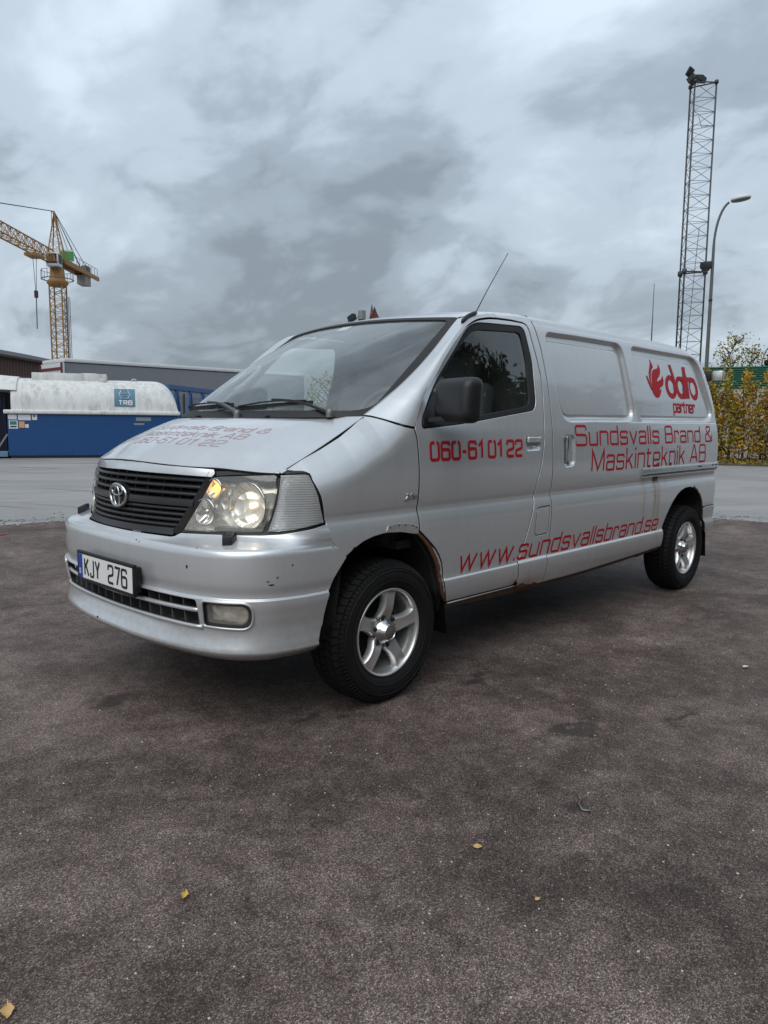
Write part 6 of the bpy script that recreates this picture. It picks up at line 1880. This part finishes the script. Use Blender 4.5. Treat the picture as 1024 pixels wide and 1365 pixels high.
def crane(name, label, loc, gold, sign=True, jl=42, full=True):
    cr_ = thing(name, label, 'crane', loc, 0, 'tower cranes')
    jd = Vector((.70, .714, 0)); sd = Vector((-.714, .70, 0)); rz = math.atan2(jd.y, jd.x)
    c0 = box4(0, 0, 0, 1.6, rz); c1 = box4(0, 0, 18.8, 1.6, rz)
    bm = bmesh.new()
    for a, b in zip(c0, c1): add_bar(bm, a, b, .15)
    lattice(bm, c0, c1, 22, .1, .06); bm_obj('tower', bm, gold, cr_, kind='stuff')
    bm = bmesh.new(); lc0 = [(p[0] - .85, p[1] + .75, 0) for p in box4(0, 0, 0, .5, rz)]
    for p in lc0: add_bar(bm, p, (p[0], p[1], 17.4), .06)
    bm_obj('ladder_shaft', bm, M['lampgrey'], cr_)
    bm = bmesh.new(); add_lathe(bm, [(0, 18.7), (1.05, 18.7), (1.35, 19.1), (1.35, 19.35), (1.0, 19.6), (.85, 21.1), (0, 21.1)], 16, 'Z'); bm_obj('slewing_ring', bm, gold, cr_)
    bm = bmesh.new()
    for a in np.linspace(0, 2 * math.pi, 13): 
        p = Vector((2.0 * math.cos(a), 2.0 * math.sin(a), 19.6)); add_bar(bm, p, p + Vector((0, 0, 1.1)), .05)
        b_ = Vector((2.0 * math.cos(a + .52), 2.0 * math.sin(a + .52), 20.7)); add_bar(bm, p + Vector((0, 0, 1.1)), b_, .05); add_bar(bm, p, b_ - Vector((0, 0, 1.1)), .1)
    bm_obj('platform_rail', bm, M['lampgrey'], cr_)
    bm = bmesh.new(); add_box(bm, tuple(jd * .9 - sd * 0 + Vector((0, 0, 21.9))), (1.5, 1.6, 1.7), rot=Matrix.Rotation(rz, 3, 'Z'), bevel=.1); cb = bm_obj('cab', bm, M['trailwhite'], cr_)
    bm = bmesh.new(); add_box(bm, tuple(jd * 1.62 + Vector((0, 0, 22.0))), (.12, 1.3, 1.2), rot=Matrix.Rotation(rz, 3, 'Z')); add_box(bm, tuple(jd * .9 + sd * .78 + Vector((0, 0, 22.0))), (1.0, .12, 1.1), rot=Matrix.Rotation(rz, 3, 'Z')); bm_obj('cab_window', bm, M['ink'], cb)
    top = Vector((0, 0, 28.2)) + jd * .2
    c0 = box4(0, 0, 22.4, 1.7, rz); bm = bmesh.new()
    for p in c0: add_bar(bm, p, top, .12)
    lattice(bm, c0, [tuple(top)] * 4, 6, .1, .04); bm_obj('tower_head', bm, gold, cr_)
    bm = bmesh.new(); g0 = top + jd * .9 - Vector((0, 0, .2)); 
    for dz in (0, -.9, -1.6): add_bar(bm, top - Vector((0, 0, .4)) + Vector((0, 0, dz)), g0 + Vector((0, 0, dz)), .06)
    add_bar(bm, g0, g0 - Vector((0, 0, 1.6)), .06); bm_obj('head_platform', bm, M['lampgrey'], cr_)
    # jib: triangular lattice
    ja = [tuple(jd * 1.2 + sd * .7 + Vector((0, 0, 21.6))), tuple(jd * 1.2 - sd * .7 + Vector((0, 0, 21.6))), tuple(jd * 1.2 + Vector((0, 0, 23.1)))]
    jb = [tuple(Vector(p) + jd * jl) for p in ja]
    bm = bmesh.new()
    for a, b in zip(ja, jb): add_bar(bm, a, b, .13)
    lattice(bm, ja, jb, int(jl / 1.05), .1, .055); bm_obj('jib', bm, gold, cr_, kind='stuff')
    ca = [tuple(-jd * .8 + sd * .8 + Vector((0, 0, 22.1))), tuple(-jd * .8 - sd * .8 + Vector((0, 0, 22.1)))]
    bm = bmesh.new()
    for p in ca: add_bar(bm, p, Vector(p) - jd * 12.6, .25, .55)
    for k in range(9): add_bar(bm, Vector(ca[0]) - jd * (1.4 * k), Vector(ca[1]) - jd * (1.4 * k), .12)
    add_box(bm, tuple(-jd * 6.6 + Vector((0, 0, 22.35))), (12.4, 1.3, .06), rot=Matrix.Rotation(rz, 3, 'Z')); bm_obj('counter_jib', bm, gold, cr_)
    bm = bmesh.new()
    for s in (1, -1):
        for k in range(8):
            p = -jd * (4.5 + 1.15 * k) + sd * s * .95 + Vector((0, 0, 22.4)); add_bar(bm, p, p + Vector((0, 0, 1.0)), .05)
        add_bar(bm, -jd * 4.5 + sd * s * .95 + Vector((0, 0, 23.4)), -jd * 12.6 + sd * s * .95 + Vector((0, 0, 23.4)), .05)
    add_box(bm, tuple(-jd * 10.6 + Vector((0, 0, 23.0))), (1.6, .8, .8), rot=Matrix.Rotation(rz, 3, 'Z')); bm_obj('counter_jib_rail', bm, M['lampgrey'], cr_)
    bm = bmesh.new(); add_box(bm, tuple(-jd * 9.6 + Vector((0, 0, 21.2))), (2.2, 1.2, 1.3), rot=Matrix.Rotation(rz, 3, 'Z')); bm_obj('counterweight', bm, M['concrete'], cr_)
    bm = bmesh.new()
    for s in (.5, -.5):
        add_bar(bm, top, -jd * 7.2 + sd * s + Vector((0, 0, 22.6)), .06); add_bar(bm, top, -jd * 10.4 + sd * s + Vector((0, 0, 22.6)), .06)
    add_bar(bm, top, jd * 24 + Vector((0, 0, 23.2)), .10); bm_obj('tie_rod', bm, M['mastgrey'], cr_)
    if sign:
        bm = bmesh.new(); add_box(bm, tuple(-jd * 2.4 + sd * .4 + Vector((0, 0, 23.2))), (1.9, .08, 1.5), rot=Matrix.Rotation(R(145), 3, 'Z')); sg_ = bm_obj('crane_sign', bm, M['trailwhite'], cr_)
        bm = bmesh.new(); add_box(bm, tuple(-jd * 2.4 + sd * .4 + Vector((.03, .05, 23.15))), (1.75, .08, 1.15), rot=Matrix.Rotation(R(145), 3, 'Z')); bm_obj('sign_panel', bm, simple('sign_green', (.05, .27, .07), .5, var=.25, nscale=1.5), sg_)
        bm = bmesh.new(); tp = jd * 6.8
        add_box(bm, tuple(tp + Vector((0, 0, 21.2))), (2.2, 1.6, .35), rot=Matrix.Rotation(rz, 3, 'Z')); trl = bm_obj('trolley', bm, gold, cr_)
        bm = bmesh.new(); add_bar(bm, tp + jd * .5 + Vector((0, 0, 21)), tp + jd * .1 + Vector((0, 0, 17)), .05); add_bar(bm, tp - jd * .5 + Vector((0, 0, 21)), tp - jd * .1 + Vector((0, 0, 17)), .05)
        add_bar(bm, tp + Vector((0, 0, 16.2)), tp + Vector((.1, .1, 12.4)), .09); bm_obj('hoist_rope', bm, M['mastgrey'], trl)
        bm = bmesh.new(); add_box(bm, tuple(tp + Vector((0, 0, 16.6))), (.45, .3, .9), bevel=.1); bm_obj('hook_block', bm, simple('hook_brown', (.07, .03, .02), .6), trl)
    return cr_


crane('tower_crane', 'large ochre tower crane with a green sign at far left', (-40.53, -98.05, 0), M['cranegold'])
c2 = crane('tower_crane', 'distant red tower crane peeking over the van roof', (-103.9, -102.5, -4), simple('crane_red', (.16, .035, .03), .6), False, 30)
# --- floodlight mast whose head shows over the windscreen top
fm = thing('floodlight_mast', 'short floodlight mast with dark lamps just above the windscreen', 'floodlight', (-14.75, -14.95, 0))
bm = bmesh.new(); add_tube(bm, [(0, 0, 0), (0, 0, 4.6)], .05, 8); bm_obj('pole', bm, M['mastgrey'], fm)
for d_, w in ((.05, .28), (-.16, .2)):
    bm = bmesh.new(); add_box(bm, (-.12 + d_, .10 - d_, 4.70), (w * .6, w, .2), rot=Matrix.Rotation(.4, 3, 'X'), bevel=.03); bm_obj('floodlight', bm, M['ink'], fm)
bm = bmesh.new(); add_box(bm, (-.30, .28, 4.80), (.18, .20, .30), bevel=.02); bm_obj('control_box', bm, M['greypaint'], fm)

# ---------------------------------------------------------------- vegetation
def leaf_mat(name, col, var=.35, tr=.38):
    t = NT(name); co = t.coord(); oi = t.n('ShaderNodeObjectInfo')
    n = t.noise(co, .9, 4, .6)
    c = t.mix(n, tuple(x * (1 - var) for x in col), tuple(x * (1 + var) for x in col))
    d = t.n('ShaderNodeBsdfDiffuse'); t.l(c, d.inputs[0]); tl = t.n('ShaderNodeBsdfTranslucent'); t.l(c, tl.inputs[0])
    mx = t.n('ShaderNodeMixShader'); mx.inputs[0].default_value = tr; t.l(d.outputs[0], mx.inputs[1]); t.l(tl.outputs[0], mx.inputs[2]); t.l(mx.outputs[0], t.out.inputs[0])
    return t.m


M['bark'] = simple('bark', (.075, .06, .048), .9, var=.4, nscale=6)
M['paletrunk'] = simple('pale_bark', (.22, .20, .17), .9, var=.5, nscale=4)
M['lf_dark'] = leaf_mat('leaf_dark', (.030, .048, .020)); M['lf_green'] = leaf_mat('leaf_green', (.070, .085, .028)); M['lf_olive'] = leaf_mat('leaf_olive', (.25, .23, .06))
M['lf_yellow'] = leaf_mat('leaf_gold', (.64, .45, .075)); M['lf_orange'] = leaf_mat('leaf_orange', (.58, .26, .06)); M['lf_brown'] = leaf_mat('leaf_brown', (.30, .16, .06)); M['lf_conifer'] = leaf_mat('leaf_conifer', (.020, .034, .018))


def leaves_mesh(name, centers, per, spread, size, mats, weights, parent, aspect=.55, seed=1):
    r = np.random.default_rng(seed); n = len(centers) * per
    c = np.repeat(np.asarray(centers, float), per, 0) + r.normal(0, 1, (n, 3)) * np.asarray(spread)
    a = r.normal(0, 1, (n, 3)); a /= np.linalg.norm(a, axis=1)[:, None]; b = r.normal(0, 1, (n, 3)); b -= a * (a * b).sum(1)[:, None]; b /= np.linalg.norm(b, axis=1)[:, None]
    s = size * r.uniform(.6, 1.35, (n, 1))
    V = np.stack([c - a * s, c + b * s * aspect, c + a * s, c - b * s * aspect], 1).reshape(-1, 3)
    Fc = np.arange(n * 4).reshape(-1, 4)
    o = mesh_obj(name, V, Fc.tolist(), mats, parent, False)
    mi = r.choice(len(mats), n, p=weights); cl = r.choice(len(mats), len(centers), p=weights)
    mi = np.where(r.random(n) < .55, np.repeat(cl, per), mi)
    o.data.polygons.foreach_set('material_index', mi.astype(np.int32)); return o


def limbs(bm, base, h, r0, n, spread, seed, start=.3):
    r = np.random.default_rng(seed); tips = []
    pts = [(r.normal(0, .02) * h * i / 6, r.normal(0, .02) * h * i / 6, h * i / 6) for i in range(7)]
    add_tube(bm, [Vector(base) + Vector(p) for p in pts], [r0 * (1 - .85 * i / 6) for i in range(7)], 8)
    for k in range(n):
        f = start + (1 - start) * (k + r.random()) / n * .95; a = r.uniform(0, 6.28); L_ = spread * (1.1 - f * .7) * r.uniform(.7, 1.15)
        p0 = Vector(base) + Vector(pts[min(5, int(f * 6))]).lerp(Vector(pts[min(6, int(f * 6) + 1)]), f * 6 % 1)
        q = [p0 + Vector((math.cos(a), math.sin(a), .7)) * L_ * w + Vector((r.normal(0, .06), r.normal(0, .06), .10 * w)) * L_ for w in (0, .35, .7, 1)]
        q[0] = p0; add_tube(bm, q, [r0 * .32 * (1 - .8 * w) + .006 for w in (0, .35, .7, 1)], 5)
        tips += [q[1], q[2], q[3], q[2].lerp(q[3], .5)]
    return tips


# big dark trees across the road (they mirror in the van's side)
def big_tree(seed):
    root = bpy.data.objects.new('broadleaf_tree', None); link(root)
    bm = bmesh.new(); tips = limbs(bm, (0, 0, 0), 9.0, .22, 26, 3.6, seed, .18)
    bm_obj('trunk', bm, M['bark'], root, smooth=True)
    r = np.random.default_rng(seed)
    cen = np.array([tuple(p) for p in tips]); cen = np.concatenate([cen, cen + r.normal(0, .6, cen.shape)])
    cen = np.concatenate([cen, np.stack([r.normal(0, 2.0, 60), r.normal(0, 2.0, 60), r.uniform(.3, 3.5, 60)], -1)])
    leaves_mesh('crown', cen, 20, (.46, .46, .38), .25, [M['lf_dark'], M['lf_green'], M['lf_olive']], [.6, .3, .1], root, seed=seed)
    return root


protoT = [big_tree(11), big_tree(23)]
TX = [(-38, 20.5, 1.22), (-31.5, 18.2, .98), (-26, 19.5, 1.20), (-20.5, 17.8, 1.02), (-15.5, 19.0, 1.22), (-10, 17.4, .98), (-5, 19.0, 1.18), (1, 18.2, 1.0), (7.5, 19.5, 1.2), (14, 18.5, 1.05)]
WH = ['at the far right end of the row', 'second from the right end', 'third from the right end, tall', 'fourth from the right, lower', 'fifth from the right, full crowned', 'short one in the middle of the row', 'fifth from the left end', 'fourth from the left end', 'third from the left end', 'near the left end of the row']
for i, (x, y, s) in enumerate(TX):
    o = protoT[i] if i < 2 else copy_tree(protoT[i % 2])
    o.location = (x, y, 0); o.scale = (s, s, s); o.rotation_euler = (0, 0, i * 1.7)
    tag(o, 'dark leafy tree across the road, ' + WH[i], 'tree', 'row of trees opposite the van side')

# loose autumn birch beyond the green roof, thuja, sapling seen through the cab
bt = thing('birch_tree', 'thin autumn tree with sparse olive leaves beyond the green roof', 'tree', (-35.3, -9.95, 0))
bm = bmesh.new(); tips = limbs(bm, (0, 0, 0), 5.5, .08, 16, 1.05, 5, .5); bm_obj('trunk', bm, M['bark'], bt, smooth=True)
tips2 = [p for p in tips]
bm = bmesh.new(); t2 = limbs(bm, (.5, .85, 0), 4.9, .06, 14, .9, 9, .5); bm_obj('trunk', bm, M['bark'], bt, smooth=True)
leaves_mesh('crown', [tuple(p) for p in tips + t2], 15, (.19, .19, .17), .062, [M['lf_olive'], M['lf_green'], M['lf_yellow']], [.55, .25, .2], bt, seed=4)
th = thing('conifer', 'dark narrow conifer at the right edge behind the green roof', 'tree', (-33.7, -7.75, 0))
bm = bmesh.new(); add_tube(bm, [(0, 0, 0), (0, 0, 4.2)], [.08, .02], 6); bm_obj('trunk', bm, M['bark'], th)
r = np.random.default_rng(3); zz = r.uniform(.4, 4.4, 260); rr_ = .55 * np.clip((4.5 - zz) / 2.2, .05, 1)**.7; aa = r.uniform(0, 6.28, 260)
leaves_mesh('crown', np.stack([rr_ * np.cos(aa) * r.uniform(.6, 1, 260), rr_ * np.sin(aa) * r.uniform(.6, 1, 260), zz], -1), 10, (.07, .07, .10), .06, [M['lf_conifer'], M['lf_dark']], [.7, .3], th, seed=8)
sp = thing('sapling', 'leafy sapling beside a post, seen through the cab windows', 'tree', (-21.2, -23.3, 0))
bm = bmesh.new(); tips = limbs(bm, (0, 0, 0), 3.2, .05, 14, 1.3, 17, .3); bm_obj('trunk', bm, M['bark'], sp, smooth=True)
leaves_mesh('crown', [tuple(p) for p in tips], 9, (.20, .20, .18), .075, [M['lf_olive'], M['lf_green'], M['lf_yellow']], [.5, .35, .15], sp, seed=14)

# --- green-roofed low building behind the hedge
gb = thing('low_building', 'low white-walled building with green corrugated metal roof edge', 'building', (-28.2, -9.3, 0), math.atan2(.95, -.31))
# local x runs along the front (towards picture right), local y away... see below
LB = 9.0
prof = []
for k in range(10):
    z0 = 2.80 + k * .085; prof += [(-.03, z0), (-.075, z0 + .02), (-.075, z0 + .05), (-.03, z0 + .07)]
M['greenmetal'] = simple('green_sheet', (.018, .115, .075), .4, var=.12, nscale=2)
M['whitewall'] = simple('white_board_wall', (.46, .46, .46), .7, var=.1, nscale=2)
bm = bmesh.new(); a = [bm.verts.new((0, y, z)) for y, z in prof]; c_ = [bm.verts.new((LB, y, z)) for y, z in prof]
for i in range(len(a) - 1): bm.faces.new((a[i], c_[i], c_[i + 1], a[i + 1]))
bm_obj('roof_edge', bm, M['greenmetal'], gb)
bm = bmesh.new(); add_box(bm, (LB / 2, 3.03, 1.4), (LB - .2, 6.0, 2.8)); add_box(bm, (LB / 2, 3.03, 3.2), (LB - .06, 6.0, .78)); bm_obj('wall', bm, M['whitewall'], gb)
for k in range(int(LB / .45)):
    bm = bmesh.new(); add_box(bm, (.2 + k * .45, .005, 1.4), (.40, .03, 2.72)); bm_obj('wall_board', bm, M['whitewall'], gb)
for x in (1.5, 3.6, 5.7):
    bm = bmesh.new(); add_box(bm, (x, -.02, 2.15), (.8, .05, .55)); bm_obj('window', bm, simple('pane_grey', (.12, .15, .17), .15), gb)

# --- autumn hedge: shrubs trained on a mesh fence
mesh_fence('thin wire mesh fence running through the autumn hedge', (-25.1, -8.6, 0), (-27.9, -2.6, 0), 2.3, 3, .25, .12)
HB = [((-24.95, -7.75), .75, 2.5, 'golden hedge shrub nearest the van with orange leaves at its top left', [0.3100, 0.4000, 0.1500, 0.1400]), ((-25.2, -7.1), .62, 2.75, 'yellow hedge shrub with brown patches, second from the van', [0.3923, 0.3828, 0.0574, 0.1675]),
      ((-25.45, -6.55), .60, 2.55, 'green-gold hedge shrub third from the van', [0.5166, 0.3506, 0.0554, 0.0774]), ((-25.75, -5.95), .62, 2.7, 'hedge shrub with orange streak, fourth from the van', [0.4039, 0.3448, 0.1478, 0.1035]), ((-26.0, -5.35), .62, 2.5, 'tall yellow hedge shrub at the right edge', [0.3886, 0.4265, 0.0853, 0.0996]),
      ((-26.3, -4.7), .65, 2.6, 'hedge shrub just past the right edge', [0.4744, 0.3721, 0.0558, 0.0977])]
for i, ((x, y), w, h, lab, wt) in enumerate(HB):
    s = thing('hedge_shrub', lab, 'shrub', (x, y, 0), 0, 'shrubs of the autumn hedge')
    r = np.random.default_rng(40 + i); bm = bmesh.new()
    for k in range(7):
        p0 = (r.normal(0, w * .3), r.normal(0, w * .3), 0); p1 = (p0[0] + r.normal(0, .15), p0[1] + r.normal(0, .15), h * r.uniform(.75, 1.15)); add_tube(bm, [p0, p1], [.018, .006], 5)
    bm_obj('stem', bm, M['bark'], s)
    n = 150; zz = h * r.uniform(.06, 1, n)**.9; ta = np.where(zz > h * .8, .55, 1.0)
    cen = np.stack([r.uniform(-1, 1, n) * w * .62 * ta, r.uniform(-1, 1, n) * w * .62 * ta, zz], -1)
    tall = np.stack([r.normal(0, .05, 10) + .2, r.normal(0, .05, 10), h + np.linspace(0, .55, 10)], -1)
    leaves_mesh('foliage', np.concatenate([cen, tall]), 15, (.10, .10, .11), .056, [M['lf_olive'], M['lf_yellow'], M['lf_orange'], M['lf_brown']], wt, s, seed=60 + i)
# verge under the hedge: soil, grass and litter
vp = [(-23.5, -10.2), (-22.55, -7.2), (-23.6, -4.6), (-24.9, -1.2), (-27.2, -1.4), (-27.0, -4.5), (-26.0, -8.0), (-25.4, -10.5)]
bm = bmesh.new(); f_ = bm.faces.new([bm.verts.new((x, y, .05)) for x, y in vp]); ex = bmesh.ops.extrude_face_region(bm, geom=[f_]); bmesh.ops.translate(bm, vec=(0, 0, -.08), verts=[v_ for v_ in ex['geom'] if isinstance(v_, bmesh.types.BMVert)])
bm_obj('verge_soil', bm, simple('verge_soil', (.085, .072, .05), .95, var=.6, nscale=3, bump=.6, bscale=30), None, kind='structure')
r = np.random.default_rng(77); vpn = np.array(vp); Q = r.uniform(vpn.min(0), vpn.max(0), (5200, 2)); Q = Q[inside(Q, vpn)]
o = leaves_mesh('verge_grass', np.concatenate([Q, np.full((len(Q), 1), .07)], 1), 2, (.05, .05, .035), .05, [M['lf_green'], M['lf_olive'], M['lf_brown'], M['lf_yellow']], [.36, .28, .24, .12], None, .35, 5); o['kind'] = 'stuff'
